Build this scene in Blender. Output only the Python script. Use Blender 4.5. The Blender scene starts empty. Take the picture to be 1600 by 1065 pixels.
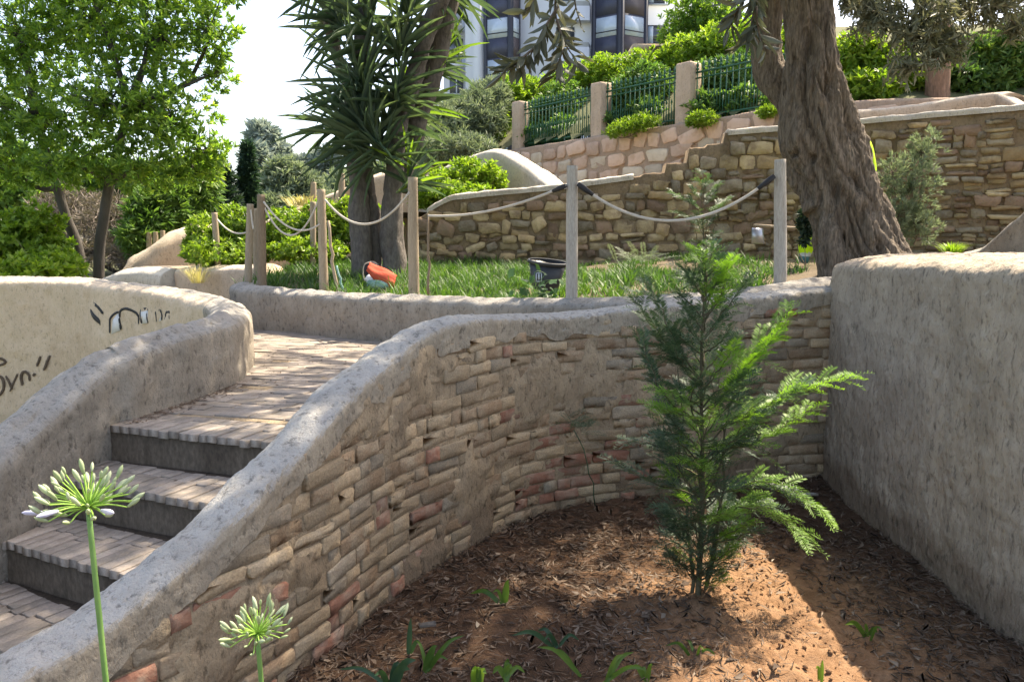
import bpy, math, random
import numpy as np
from math import sin, cos, pi, radians, sqrt, atan2, atan
from mathutils import Matrix, Vector

# ------------------------------------------------------------------ camera, sky, sun, exposure
S = bpy.context.scene
COL = S.collection
FPX = 1200.0
TH = atan(152.5 / FPX)
CAM = np.array([0.0, 0.0, 1.6])
cam_data = bpy.data.cameras.new('camera')
cam_data.sensor_width = 36.0
cam_data.lens = 27.0
cam_data.clip_start = 0.05
cam_data.clip_end = 4000
cam = bpy.data.objects.new('camera', cam_data)
cam.location = CAM
cam.rotation_euler = (pi / 2 - TH, 0, 0)
COL.objects.link(cam)
S.camera = cam

SUN = np.array([0.49, 0.40, 0.95])
SUN = SUN / np.linalg.norm(SUN)
world = bpy.data.worlds.new('World')
S.world = world
world.use_nodes = True
wn = world.node_tree
wn.nodes.clear()
sky = wn.nodes.new('ShaderNodeTexSky')
sky.sky_type = 'NISHITA'
sky.sun_disc = False
sky.sun_elevation = math.asin(SUN[2])
sky.sun_rotation = atan2(SUN[0], SUN[1])
sky.air_density = 0.8
sky.dust_density = 2.5
sky.ozone_density = 1.0
bg = wn.nodes.new('ShaderNodeBackground')
bg.inputs['Strength'].default_value = 0.15
wo = wn.nodes.new('ShaderNodeOutputWorld')
wn.links.new(sky.outputs[0], bg.inputs[0])
wn.links.new(bg.outputs[0], wo.inputs[0])

sun_data = bpy.data.lights.new('sun', 'SUN')
sun_data.energy = 3.5
sun_data.angle = radians(0.6)
sun_data.color = (1.0, 0.95, 0.87)
sun = bpy.data.objects.new('sun', sun_data)
sun.rotation_euler = Vector(SUN).to_track_quat('Z', 'Y').to_euler()
sun.location = (20, 20, 40)
COL.objects.link(sun)

S.view_settings.view_transform = 'Standard'
S.view_settings.look = 'None'
S.view_settings.gamma = 1.0
S.view_settings.use_curve_mapping = False
S.view_settings.exposure = 1.88
S.view_settings.use_white_balance = True          # the camera is balanced for open shade
S.view_settings.white_balance_temperature = 7700

# ------------------------------------------------------------------ helpers
rng = np.random.default_rng(7)
random.seed(7)

def ray(px, py):
    u = (px - 800.0) / FPX
    v = (532.5 - py) / FPX
    return np.array([u, cos(TH) + v * sin(TH), v * cos(TH) - sin(TH)])

def gz(px, py, z):
    r = ray(px, py)
    return CAM + r * ((z - 1.6) / r[2])

def at(px, py, y):
    r = ray(px, py)
    return CAM + r * (y / r[1])

def proj(P):
    q = np.atleast_2d(P) - CAM
    dep = q[:, 1] * cos(TH) - q[:, 2] * sin(TH)
    up = q[:, 1] * sin(TH) + q[:, 2] * cos(TH)
    d = np.where(dep < 0.05, 0.05, dep)
    return np.stack([800 + FPX * q[:, 0] / d, 532.5 - FPX * up / d, dep], 1)

def nrm(v):
    v = np.asarray(v, float)
    return v / np.maximum(np.linalg.norm(v, axis=-1, keepdims=True), 1e-9)

def _hash(ix, iy, iz, seed):
    h = (ix.astype(np.uint32) * np.uint32(374761393) + iy.astype(np.uint32) * np.uint32(668265263)
         + iz.astype(np.uint32) * np.uint32(2246822519) + np.uint32(seed * 3266489917 & 0xffffffff))
    h = (h ^ (h >> np.uint32(13))) * np.uint32(1274126177)
    h = h ^ (h >> np.uint32(16))
    return h.astype(np.float64) / 4294967295.0

def vnoise(P, seed=0):
    P = np.asarray(P, float)
    i = np.floor(P).astype(np.int64)
    f = P - i
    u = f * f * (3 - 2 * f)
    r = 0
    for a in (0, 1):
        for b in (0, 1):
            for c in (0, 1):
                w = ((u[..., 0] if a else 1 - u[..., 0]) * (u[..., 1] if b else 1 - u[..., 1])
                     * (u[..., 2] if c else 1 - u[..., 2]))
                r = r + w * _hash(i[..., 0] + a, i[..., 1] + b, i[..., 2] + c, seed)
    return r * 2 - 1

def fbm(P, oct=4, seed=0, gain=0.5):
    P = np.asarray(P, float)
    r, a = 0, 1.0
    for k in range(oct):
        r = r + a * vnoise(P * (2.03 ** k) + k * 17.3, seed + k)
        a *= gain
    return r

# ---- objects
def tag(o, label=None, cat=None, group=None, kind=None):
    if label: o['label'] = label
    if cat: o['category'] = cat
    if group: o['group'] = group
    if kind: o['kind'] = kind
    return o

def thing(name, label, cat, loc, group=None):
    o = bpy.data.objects.new(name, None)
    o.empty_display_size = 0.1
    o.location = tuple(loc)
    COL.objects.link(o)
    return tag(o, label, cat, group)

def adopt(o, parent):
    if parent is not None:
        o.parent = parent
        o.matrix_parent_inverse = parent.matrix_basis.inverted()
    return o

def mesh_from(name, V, faces, m=None, smooth=False, fm=None):
    """faces: list of int arrays (n,k)"""
    V = np.asarray(V, np.float32)
    me = bpy.data.meshes.new(name)
    me.vertices.add(len(V))
    me.vertices.foreach_set('co', V.ravel())
    faces = [np.asarray(f, np.int32) for f in faces if len(f)]
    nl = sum(f.size for f in faces)
    npoly = sum(len(f) for f in faces)
    me.loops.add(nl)
    me.polygons.add(npoly)
    me.loops.foreach_set('vertex_index', np.concatenate([f.ravel() for f in faces]))
    tot = np.concatenate([np.full(len(f), f.shape[1], np.int32) for f in faces])
    start = np.concatenate([[0], np.cumsum(tot)[:-1]]).astype(np.int32)
    me.polygons.foreach_set('loop_start', start)
    me.polygons.foreach_set('loop_total', tot)
    if smooth:
        me.polygons.foreach_set('use_smooth', np.ones(npoly, bool))
    if m is not None:
        for mm in (m if isinstance(m, (list, tuple)) else [m]):
            me.materials.append(mm)
    if fm is not None:
        me.polygons.foreach_set('material_index', np.asarray(fm, np.int32))
    me.update(calc_edges=True)
    return me

def link(name, me, parent=None, loc=None):
    o = bpy.data.objects.new(name, me)
    if loc is not None: o.location = tuple(loc)
    COL.objects.link(o)
    if parent is not None: adopt(o, parent)
    return o

class MB:
    """collects pieces into one mesh"""
    def __init__(s):
        s.V, s.F, s.n = [], [], 0
    def add(s, V, faces):
        V = np.asarray(V, float)
        s.V.append(V)
        for f in faces:
            f = np.asarray(f, np.int64)
            if f.ndim == 1: f = f[None]
            s.F.append(f + s.n)
        s.n += len(V)
        return s
    def box(s, c, size, R=None):
        c = np.asarray(c, float); h = np.asarray(size, float) / 2
        V = np.array([[x, y, z] for x in (-1, 1) for y in (-1, 1) for z in (-1, 1)]) * h
        if R is not None: V = V @ np.asarray(R).T
        s.add(V + c, [[0, 1, 3, 2], [4, 6, 7, 5], [0, 4, 5, 1], [2, 3, 7, 6], [0, 2, 6, 4], [1, 5, 7, 3]])
        return s
    def tube(s, P, R, k=8, cap=True):
        V, F = tube(P, R, k, cap)
        return s.add(V, F)
    def mesh(s, name, m, smooth=False):
        by = {}
        for f in s.F: by.setdefault(f.shape[1], []).append(f)
        return mesh_from(name, np.concatenate(s.V), [np.concatenate(v) for v in by.values()], m, smooth)
    def build(s, name, m, parent=None, smooth=False):
        return link(name, s.mesh(name, m, smooth), parent)

def frames(P):
    P = np.asarray(P, float)
    T = nrm(np.gradient(P, axis=0))
    N = np.zeros_like(T)
    ref = np.array([0, 0, 1.0]) if abs(T[0][2]) < 0.9 else np.array([0, 1.0, 0])
    n = nrm(ref - T[0] * ref.dot(T[0]))
    for i in range(len(P)):
        n = n - T[i] * n.dot(T[i])
        n = n / max(np.linalg.norm(n), 1e-9)
        N[i] = n
    return T, N, np.cross(T, N)

def tube(P, R, k=8, cap=True):
    P = np.asarray(P, float)
    n = len(P)
    R = np.broadcast_to(np.asarray(R, float), (n,))
    T, N, B = frames(P)
    a = np.linspace(0, 2 * pi, k, endpoint=False)
    V = (P[:, None] + R[:, None, None] * (np.cos(a)[None, :, None] * N[:, None] + np.sin(a)[None, :, None] * B[:, None])).reshape(-1, 3)
    i = np.arange(n - 1)[:, None] * k
    j = np.arange(k)[None]
    jn = (j + 1) % k
    F = [np.stack([i + j, i + jn, i + k + jn, i + k + j], -1).reshape(-1, 4)]
    if cap:
        F.append(np.arange(k)[::-1][None])
        F.append((np.arange(k) + (n - 1) * k)[None])
    return V, F

def curve(pts, n):
    """Catmull-Rom through pts with n samples (any number of columns), uniform in arclength of first 3 (or 2) cols"""
    p = np.asarray(pts, float)
    q = np.vstack([2 * p[0] - p[1], p, 2 * p[-1] - p[-2]])
    out = []
    for i in range(len(p) - 1):
        t = np.linspace(0, 1, 24, endpoint=False)[:, None]
        a, b, c, d = q[i], q[i + 1], q[i + 2], q[i + 3]
        out.append(0.5 * (2 * b + (c - a) * t + (2 * a - 5 * b + 4 * c - d) * t ** 2 + (3 * b - a - 3 * c + d) * t ** 3))
    out = np.vstack(out + [p[-1:]])
    return out if n is None else resample(out, n)

def resample(p, n, dims=2):
    d = np.concatenate([[0], np.cumsum(np.linalg.norm(np.diff(p[:, :dims], axis=0), axis=1))])
    s = np.linspace(0, d[-1], n)
    return np.stack([np.interp(s, d, p[:, k]) for k in range(p.shape[1])], 1)

# ------------------------------------------------------------------ materials
def _new(name):
    m = bpy.data.materials.new(name)
    m.use_nodes = True
    nt = m.node_tree
    nt.nodes.clear()
    out = nt.nodes.new('ShaderNodeOutputMaterial')
    return m, nt, out

def _ramp(nt, cols, fac):
    r = nt.nodes.new('ShaderNodeValToRGB')
    el = r.color_ramp.elements
    while len(el) < len(cols): el.new(0.5)
    for i, (p, c) in enumerate(cols):
        el[i].position = p
        el[i].color = (c[0], c[1], c[2], 1)
    nt.links.new(fac, r.inputs[0])
    return r.outputs[0]

def spread(cols):
    n = len(cols)
    return [(0.3 + 0.4 * i / max(n - 1, 1), c) for i, c in enumerate(cols)]

def _noise(nt, vec, scale, detail=5, rough=0.6):
    n = nt.nodes.new('ShaderNodeTexNoise')
    n.inputs['Scale'].default_value = scale
    n.inputs['Detail'].default_value = detail
    n.inputs['Roughness'].default_value = rough
    nt.links.new(vec, n.inputs['Vector'])
    return n.outputs['Fac']

def _mix(nt, a, b, fac, mode='MIX'):
    x = nt.nodes.new('ShaderNodeMix')
    x.data_type = 'RGBA'
    x.blend_type = mode
    for s, v in ((x.inputs[0], fac), (x.inputs[6], a), (x.inputs[7], b)):
        if isinstance(v, (int, float)): s.default_value = v
        elif isinstance(v, tuple): s.default_value = (v[0], v[1], v[2], 1)
        else: nt.links.new(v, s)
    return x.outputs[2]

def solid(name, cols, scale=6, rough=0.9, bump=0.3, bscale=60, bdist=0.01, var=None, varamt=0.35, stretch=None,
          dirt=None, dscale=3, dlo=0.45, dhi=0.65, metallic=0.0, spec=0.3, fine=None, detail=6):
    """cols: list of colours spread over noise; dirt: second colour mixed by another noise"""
    m, nt, out = _new(name)
    geo = nt.nodes.new('ShaderNodeNewGeometry')
    vec = geo.outputs['Position']
    if stretch:
        mp = nt.nodes.new('ShaderNodeMapping')
        mp.inputs['Scale'].default_value = stretch
        nt.links.new(vec, mp.inputs['Vector'])
        vec = mp.outputs[0]
    c = _ramp(nt, spread(cols), _noise(nt, vec, scale, detail))
    if dirt is not None:
        d = _ramp(nt, [(dlo, (0, 0, 0)), (dhi, (1, 1, 1))], _noise(nt, geo.outputs['Position'], dscale, 7, 0.65))
        c = _mix(nt, c, tuple(dirt), d)
    if fine:
        f = _ramp(nt, [(0.35, (1 - fine,) * 3), (0.65, (1 + 0 * fine,) * 3)], _noise(nt, vec, bscale * 1.3, 4))
        c = _mix(nt, c, f, 1.0, 'MULTIPLY')
    if var:
        if var == 'object':
            rnd = nt.nodes.new('ShaderNodeObjectInfo').outputs['Random']
        else:
            rnd = geo.outputs['Random Per Island']
        mr = nt.nodes.new('ShaderNodeMapRange')
        mr.inputs['To Min'].default_value = 1 - varamt
        mr.inputs['To Max'].default_value = 1 + varamt
        nt.links.new(rnd, mr.inputs['Value'])
        hs = nt.nodes.new('ShaderNodeHueSaturation')
        nt.links.new(mr.outputs[0], hs.inputs['Value'])
        nt.links.new(c, hs.inputs['Color'])
        c = hs.outputs[0]
    b = nt.nodes.new('ShaderNodeBsdfPrincipled')
    b.inputs['Roughness'].default_value = rough
    b.inputs['Metallic'].default_value = metallic
    b.inputs['Specular IOR Level'].default_value = spec
    nt.links.new(c, b.inputs['Base Color'])
    if bump:
        bp = nt.nodes.new('ShaderNodeBump')
        bp.inputs['Strength'].default_value = bump
        bp.inputs['Distance'].default_value = bdist
        nt.links.new(_noise(nt, vec, bscale, 5, 0.65), bp.inputs['Height'])
        nt.links.new(bp.outputs[0], b.inputs['Normal'])
    nt.links.new(b.outputs[0], out.inputs[0])
    return m

def leafmat(name, cols, transl=0.4, rough=0.5, var='island', tint=(1.25, 1.35, 0.6), clump=2.0):
    m, nt, out = _new(name)
    geo = nt.nodes.new('ShaderNodeNewGeometry')
    if var == 'object':
        rnd = nt.nodes.new('ShaderNodeObjectInfo').outputs['Random']
    else:
        rnd = geo.outputs['Random Per Island']
    nz = _noise(nt, geo.outputs['Position'], clump, 3)
    mm = nt.nodes.new('ShaderNodeMath'); mm.operation = 'MULTIPLY_ADD'
    nt.links.new(rnd, mm.inputs[0]); mm.inputs[1].default_value = 0.5
    m2 = nt.nodes.new('ShaderNodeMath'); m2.operation = 'MULTIPLY_ADD'
    nt.links.new(nz, m2.inputs[0]); m2.inputs[1].default_value = 0.9; m2.inputs[2].default_value = -0.2
    nt.links.new(m2.outputs[0], mm.inputs[2])
    n = len(cols)
    c = _ramp(nt, [(0.12 + 0.76 * i / max(n - 1, 1), k) for i, k in enumerate(cols)], mm.outputs[0])
    b = nt.nodes.new('ShaderNodeBsdfPrincipled')
    b.inputs['Roughness'].default_value = rough
    b.inputs['Specular IOR Level'].default_value = 0.4
    nt.links.new(c, b.inputs['Base Color'])
    t = nt.nodes.new('ShaderNodeBsdfTranslucent')
    nt.links.new(_mix(nt, c, tint, 1.0, 'MULTIPLY'), t.inputs['Color'])
    mx = nt.nodes.new('ShaderNodeMixShader')
    mx.inputs[0].default_value = transl
    nt.links.new(b.outputs[0], mx.inputs[1])
    nt.links.new(t.outputs[0], mx.inputs[2])
    nt.links.new(mx.outputs[0], out.inputs[0])
    return m

def stucco(name, cols, pit=0.5, scale=1.6, pscale=38, stretch=(1, 1, 0.55), dark=(0.16, 0.14, 0.12), top=None, stain=0.35, foot=None, fleck=0.0):
    """rough trowelled render: broad stains, grains, pits; 'top' = second colour for upward faces"""
    m, nt, out = _new(name)
    geo = nt.nodes.new('ShaderNodeNewGeometry')
    pos = geo.outputs['Position']
    mp = nt.nodes.new('ShaderNodeMapping')
    mp.inputs['Scale'].default_value = stretch
    nt.links.new(pos, mp.inputs['Vector'])
    c = _ramp(nt, spread(cols), _noise(nt, pos, scale, 7, 0.62))
    st = _ramp(nt, [(0.42, (0, 0, 0)), (0.72, (stain,) * 3)], _noise(nt, pos, scale * 2.7, 8, 0.7))
    c = _mix(nt, c, dark, st)
    if top is not None:
        sx = nt.nodes.new('ShaderNodeSeparateXYZ')
        nt.links.new(geo.outputs['True Normal'], sx.inputs[0])
        nz = nt.nodes.new('ShaderNodeMath'); nz.operation = 'ADD'
        nt.links.new(sx.outputs[2], nz.inputs[0])
        k = nt.nodes.new('ShaderNodeMath'); k.operation = 'MULTIPLY_ADD'
        nt.links.new(_noise(nt, pos, 5, 6, 0.7), k.inputs[0]); k.inputs[1].default_value = 0.9; k.inputs[2].default_value = -0.45
        nt.links.new(k.outputs[0], nz.inputs[1])
        tf = _ramp(nt, [(0.35, (0, 0, 0)), (0.75, (0.85,) * 3)], nz.outputs[0])
        c = _mix(nt, c, top, tf)
    mp2 = nt.nodes.new('ShaderNodeMapping')
    mp2.inputs['Scale'].default_value = (1, 1, .22)
    nt.links.new(pos, mp2.inputs['Vector'])
    rs = _ramp(nt, [(0.46, (0, 0, 0)), (0.66, (stain * .9,) * 3)], _noise(nt, mp2.outputs[0], 7, 6, 0.65))
    c = _mix(nt, c, dark, rs)
    if fleck:
        mp3 = nt.nodes.new('ShaderNodeMapping')
        mp3.inputs['Scale'].default_value = (1, 1, .6)
        nt.links.new(pos, mp3.inputs['Vector'])
        fl = _ramp(nt, [(0.585, (0, 0, 0)), (0.66, (fleck,) * 3)], _noise(nt, mp3.outputs[0], 30, 6, 0.7))
        c = _mix(nt, c, dark, fl)
        mp4 = nt.nodes.new('ShaderNodeMapping')
        mp4.inputs['Rotation'].default_value = (.5, .2, .3)
        nt.links.new(mp3.outputs[0], mp4.inputs['Vector'])
        fl2 = _ramp(nt, [(0.60, (0, 0, 0)), (0.68, (fleck * .6,) * 3)], _noise(nt, mp4.outputs[0], 60, 3, 0.6))
        c = _mix(nt, c, dark, fl2)
    if foot is not None:
        sz = nt.nodes.new('ShaderNodeSeparateXYZ')
        nt.links.new(pos, sz.inputs[0])
        fa = nt.nodes.new('ShaderNodeMath'); fa.operation = 'MULTIPLY_ADD'
        nt.links.new(_noise(nt, pos, 6, 6, .7), fa.inputs[0]); fa.inputs[1].default_value = -.32
        nt.links.new(sz.outputs[2], fa.inputs[2])
        ff = _ramp(nt, [(0.0, (.6,) * 3), (.10, (0, 0, 0))], fa.outputs[0])
        # soil splashed up on the lowest hand's breadth
        c = _mix(nt, c, foot, ff)
    grain = _noise(nt, mp.outputs[0], pscale, 6, 0.7)
    gr = _ramp(nt, [(0.34, (0.35,) * 3), (0.46, (1, 1, 1))], grain)
    c = _mix(nt, c, gr, pit, 'MULTIPLY')  # pits are darkened in colour too, standing for their shade
    b = nt.nodes.new('ShaderNodeBsdfPrincipled')
    b.inputs['Roughness'].default_value = 0.95
    b.inputs['Specular IOR Level'].default_value = 0.15
    nt.links.new(c, b.inputs['Base Color'])
    bp = nt.nodes.new('ShaderNodeBump')
    bp.inputs['Strength'].default_value = 0.9
    bp.inputs['Distance'].default_value = 0.022
    ad = nt.nodes.new('ShaderNodeMath'); ad.operation = 'MULTIPLY_ADD'
    nt.links.new(_noise(nt, mp.outputs[0], pscale * 3, 4, 0.6), ad.inputs[0]); ad.inputs[1].default_value = 0.4
    nt.links.new(grain, ad.inputs[2])
    nt.links.new(ad.outputs[0], bp.inputs['Height'])
    nt.links.new(bp.outputs[0], b.inputs['Normal'])
    nt.links.new(b.outputs[0], out.inputs[0])
    return m

M = {}
M['stucco_grey'] = stucco('stucco_grey', [(.28, .24, .19), (.385, .335, .27), (.32, .28, .23)], top=(.36, .345, .32), pit=.75, pscale=34, fleck=.42, stain=.42, dark=(.15, .13, .105))
M['stucco_right'] = stucco('stucco_right', [(.375, .305, .225), (.485, .405, .31), (.42, .355, .28)], top=(.50, .42, .33), stretch=(1, 1, .4), stain=.32, pit=.8, pscale=30, fleck=.55, foot=(.17, .11, .07), dark=(.15, .125, .1))
M['stucco_tan'] = stucco('stucco_tan', [(.58, .43, .29), (.70, .54, .385), (.62, .48, .33)], top=(.56, .48, .38), stain=.15, dark=(.34, .25, .17))
M['stucco_sand'] = stucco('stucco_sand', [(.50, .37, .26), (.60, .46, .34), (.52, .40, .30)], top=(.6, .52, .42), stain=.15)
M['stucco_pale'] = stucco('stucco_pale', [(.52, .45, .36), (.62, .55, .45), (.55, .48, .4)], top=(.62, .58, .5), stain=.15)
M['coping_white'] = stucco('coping_white', [(.36, .30, .22), (.44, .375, .285), (.38, .325, .25)], top=(.43, .425, .41), stain=.35, dark=(.19, .17, .14), pit=.8, pscale=30, fleck=.42)
M['mortar'] = stucco('mortar', [(.35, .26, .165), (.48, .37, .245), (.40, .31, .205)], stain=.4, dark=(.15, .12, .09), pit=.8, pscale=30, fleck=.5, foot=(.2, .14, .095))
M['mortar_dark'] = stucco('mortar_dark', [(.22, .155, .095), (.31, .225, .142), (.26, .185, .115)], stain=.4, dark=(.07, .06, .045), pit=.6)
M['mortar_pink'] = stucco('mortar_pink', [(.38, .27, .19), (.48, .35, .26), (.4, .3, .22)], stain=.2, pit=.5)
M['concrete'] = solid('concrete', [(.085, .063, .044), (.15, .115, .083), (.105, .08, .056)], 5, .95, .8, 45, .008, stretch=(1, 1, .5), fine=.4)
dust = (.44, .35, .24)
M['brick_tan'] = solid('brick_tan', [(.40, .29, .175), (.49, .37, .235), (.43, .32, .2)], 14, .95, .8, 90, .006, 'object', .25, dirt=dust, dscale=9, fine=.3)
M['brick_grey'] = solid('brick_grey', [(.25, .205, .15), (.36, .30, .22), (.30, .245, .18)], 14, .95, .8, 90, .006, 'object', .28, dirt=dust, dscale=9, fine=.3)
M['brick_red'] = solid('brick_red', [(.23, .10, .065), (.33, .16, .105), (.28, .13, .085)], 14, .95, .8, 90, .006, 'object', .25, dirt=(.36, .26, .19), dscale=9)
M['brick_brown'] = solid('brick_brown', [(.29, .19, .115), (.38, .265, .165), (.33, .225, .14)], 14, .95, .8, 90, .006, 'object', .28, dirt=dust, dscale=9, fine=.3)
M['paver'] = solid('paver', [(.27, .225, .185), (.37, .315, .265), (.315, .27, .225)], 12, .9, .5, 80, .004, 'object', .2, dirt=(.25, .215, .175), dscale=6, fine=.2)
M['stone_tan'] = solid('stone_tan', [(.38, .275, .15), (.48, .365, .21), (.42, .31, .18)], 7, .95, .9, 30, .02, 'object', .3, dirt=(.25, .175, .105), dscale=5)
M['stone_ochre'] = solid('stone_ochre', [(.36, .24, .12), (.46, .32, .17), (.34, .24, .13)], 7, .95, .9, 30, .02, 'object', .3, dirt=(.27, .185, .11), dscale=5)
M['stone_brown'] = solid('stone_brown', [(.2, .125, .08), (.29, .19, .125), (.23, .15, .1)], 7, .95, .9, 30, .02, 'object', .3, dirt=(.24, .17, .11), dscale=5)
M['stone_grey'] = solid('stone_grey', [(.23, .185, .125), (.33, .27, .19), (.27, .22, .155)], 7, .95, .9, 30, .02, 'object', .3, dirt=(.2, .15, .095), dscale=5)
M['stone_pink'] = solid('stone_pink', [(.50, .33, .23), (.62, .44, .33), (.53, .38, .28)], 5, .95, .6, 25, .02, 'object', .22)
M['stone_pale'] = solid('stone_pale', [(.52, .42, .31), (.62, .52, .4), (.56, .46, .35)], 5, .95, .6, 25, .02, 'object', .18)
M['wood'] = solid('wood', [(.33, .25, .165), (.43, .34, .24), (.36, .28, .19)], 5, .8, .5, 30, .004, stretch=(9, 9, .7), fine=.35)
M['wood_grey'] = solid('wood_grey', [(.38, .33, .27), (.5, .45, .38), (.42, .37, .31)], 5, .8, .5, 30, .004, stretch=(9, 9, .7), fine=.35)
M['wood_dark'] = solid('wood_dark', [(.2, .15, .1), (.27, .2, .135), (.22, .165, .11)], 5, .8, .5, 30, .004, stretch=(9, 9, .7), fine=.35)
M['rope'] = solid('rope', [(.44, .4, .34), (.55, .5, .43)], 60, .9, .6, 200, .003)
M['tape'] = solid('tape', [(.02, .02, .022), (.035, .033, .035)], 30, .6, .2, 80)
M['bark_olive'] = solid('bark_olive', [(.155, .12, .09), (.30, .24, .18), (.21, .165, .125)], 3, .95, 1.0, 22, .05, stretch=(2.2, 2.2, .4), dirt=(.26, .22, .18), dscale=2.2, dlo=.5, dhi=.75, fine=.6)
M['bark_grey'] = solid('bark_grey', [(.1, .085, .075), (.17, .15, .13), (.12, .1, .09)], 4, .95, 1.0, 18, .02, stretch=(1.5, 1.5, .6), fine=.4)
M['bark_dark'] = solid('bark_dark', [(.055, .05, .045), (.1, .09, .08)], 4, .95, .8, 18, .02, stretch=(2, 2, .5))
M['bark_red'] = solid('bark_red', [(.22, .13, .085), (.32, .2, .14)], 4, .95, .8, 18, .02, stretch=(2, 2, .5), fine=.4)
M['twig'] = solid('twig', [(.13, .1, .07), (.19, .15, .11)], 8, .9, .3, 60)
M['needle_stem'] = solid('needle_stem', [(.10, .085, .05), (.14, .12, .07)], 8, .9, .3, 60)
M['iron_green'] = solid('iron_green', [(.010, .075, .034), (.016, .10, .048)], 20, .45, .1, 80, spec=.5)
M['paint_black'] = solid('paint_black', [(.018, .018, .02), (.035, .034, .034)], 40, .7, .3, 90)
M['paint_brown'] = solid('paint_brown', [(.075, .05, .035), (.14, .1, .07)], 30, .8, .3, 90)
M['paint_white'] = solid('paint_white', [(.6, .58, .56), (.7, .68, .66)], 30, .8, .3, 90)
M['plastic_black'] = solid('plastic_black', [(.016, .018, .022), (.024, .026, .03)], 20, .45, .1, 60, spec=.5)
M['sticker'] = solid('sticker', [(.4, .46, .5), (.5, .56, .6)], 30, .5, 0)
M['red_cloth'] = solid('red_cloth', [(.40, .06, .035), (.5, .095, .05)], 12, .9, .5, 40, .01)
M['dark_cloth'] = solid('dark_cloth', [(.02, .018, .022), (.04, .035, .04)], 12, .9, .5, 40, .01)
M['white_cloth'] = solid('white_cloth', [(.66, .68, .74), (.76, .77, .8)], 12, .9, .4, 40, .01)
M['teal_cloth'] = solid('teal_cloth', [(.12, .28, .24), (.26, .42, .38), (.06, .15, .13)], 25, .9, .4, 40, .01)
M['hivis'] = solid('hivis', [(.42, .72, .01), (.52, .8, .02)], 10, .8, .3, 40, .01)
M['reflect'] = solid('reflect', [(.4, .42, .36), (.48, .5, .44)], 30, .4, .1, 80)
M['teal_boot'] = solid('teal_boot', [(.02, .09, .085), (.035, .13, .12)], 10, .7, .2, 60)
M['skin'] = solid('skin', [(.42, .25, .17), (.48, .3, .21)], 20, .6, .1, 90)
M['hair'] = solid('hair', [(.02, .015, .012), (.035, .025, .018)], 60, .6, .5, 200)
M['steel'] = solid('steel', [(.35, .36, .38), (.5, .5, .52)], 12, .35, .1, 60, metallic=.7)
M['facade'] = solid('facade', [(.60, .62, .66), (.66, .68, .72)], .4, .8, .0, 20, fine=None)
M['facade_grey'] = solid('facade_joint', [(.3, .31, .34), (.34, .35, .38)], 1, .8, 0)  # grey of the floor joints
M['navy'] = solid('navy', [(.035, .04, .07), (.05, .055, .09)], .8, .5, 0, spec=.5)
M['navy_frame'] = solid('navy_frame', [(.02, .022, .035), (.03, .032, .045)], .8, .5, 0, spec=.5)
M['brown_panel'] = solid('brown_panel', [(.06, .045, .05), (.08, .06, .065)], .8, .5, 0, spec=.5)
M['pane'] = solid('pane', [(.34, .42, .52), (.5, .58, .68)], .35, .12, 0, spec=.8)
M['pane_dark'] = solid('pane_dark', [(.03, .035, .045), (.08, .09, .11)], .8, .12, 0, spec=.8)
M['balcony_glass'] = solid('balcony_glass', [(.28, .3, .33), (.38, .4, .43)], 1.2, .3, 0)
# leaves
M['leaf_tree'] = leafmat('leaf_tree', [(.055, .115, .032), (.115, .215, .048), (.205, .32, .065), (.34, .44, .09)], .6, .45, clump=1.6)
M['leaf_olive'] = leafmat('leaf_olive', [(.09, .10, .06), (.15, .16, .10), (.23, .23, .16), (.29, .28, .2)], .3, .5, tint=(1.1, 1.1, .7))
M['leaf_olive_near'] = leafmat('leaf_olive_near', [(.06, .07, .045), (.1, .11, .075), (.16, .16, .115)], .3, .5, 'object', tint=(1.1, 1.1, .7))
M['leaf_lime'] = leafmat('leaf_lime', [(.07, .14, .02), (.16, .27, .035), (.25, .36, .05), (.34, .43, .07)], .5, .45, clump=2.2)
M['leaf_hedge'] = leafmat('leaf_hedge', [(.055, .115, .02), (.14, .235, .035), (.22, .33, .045), (.32, .41, .07)], .45, .4, clump=3)
M['leaf_mid'] = leafmat('leaf_mid', [(.04, .095, .03), (.08, .165, .045), (.13, .23, .06), (.2, .29, .08)], .4, .5, clump=1.5)
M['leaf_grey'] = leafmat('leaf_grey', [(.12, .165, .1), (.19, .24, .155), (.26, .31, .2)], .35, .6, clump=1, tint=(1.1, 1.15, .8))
M['leaf_blue'] = leafmat('leaf_blue', [(.18, .24, .22), (.26, .32, .29), (.33, .38, .34)], .35, .6, clump=1, tint=(1.1, 1.1, .9))  # pale blue puts the haze of distance into the colour
M['leaf_dark'] = leafmat('leaf_dark', [(.012, .028, .02), (.022, .048, .03), (.04, .075, .04)], .2, .6, clump=2)
M['leaf_cypress'] = leafmat('leaf_cypress', [(.02, .05, .035), (.035, .075, .05), (.05, .1, .06)], .2, .6, clump=2)
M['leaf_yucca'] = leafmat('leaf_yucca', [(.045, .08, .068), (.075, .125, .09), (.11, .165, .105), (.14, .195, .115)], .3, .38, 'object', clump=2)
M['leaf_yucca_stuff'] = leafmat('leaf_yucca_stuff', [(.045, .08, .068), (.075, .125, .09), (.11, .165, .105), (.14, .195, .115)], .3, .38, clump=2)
M['leaf_yucca_lit'] = leafmat('leaf_yucca_lit', [(.09, .17, .03), (.15, .25, .04), (.22, .33, .05)], .5, .4, 'object', clump=2)  # sunlit copy of the yucca leaf, light put into the colour
M['needles'] = leafmat('needles', [(.032, .065, .048), (.055, .105, .07), (.09, .15, .09), (.14, .21, .11)], .35, .5, clump=5)
M['needles_lit'] = leafmat('needles_lit', [(.12, .25, .04), (.18, .34, .05), (.25, .42, .07)], .45, .5, clump=5)  # bright copy of the needles, sunlight painted into the colour
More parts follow.
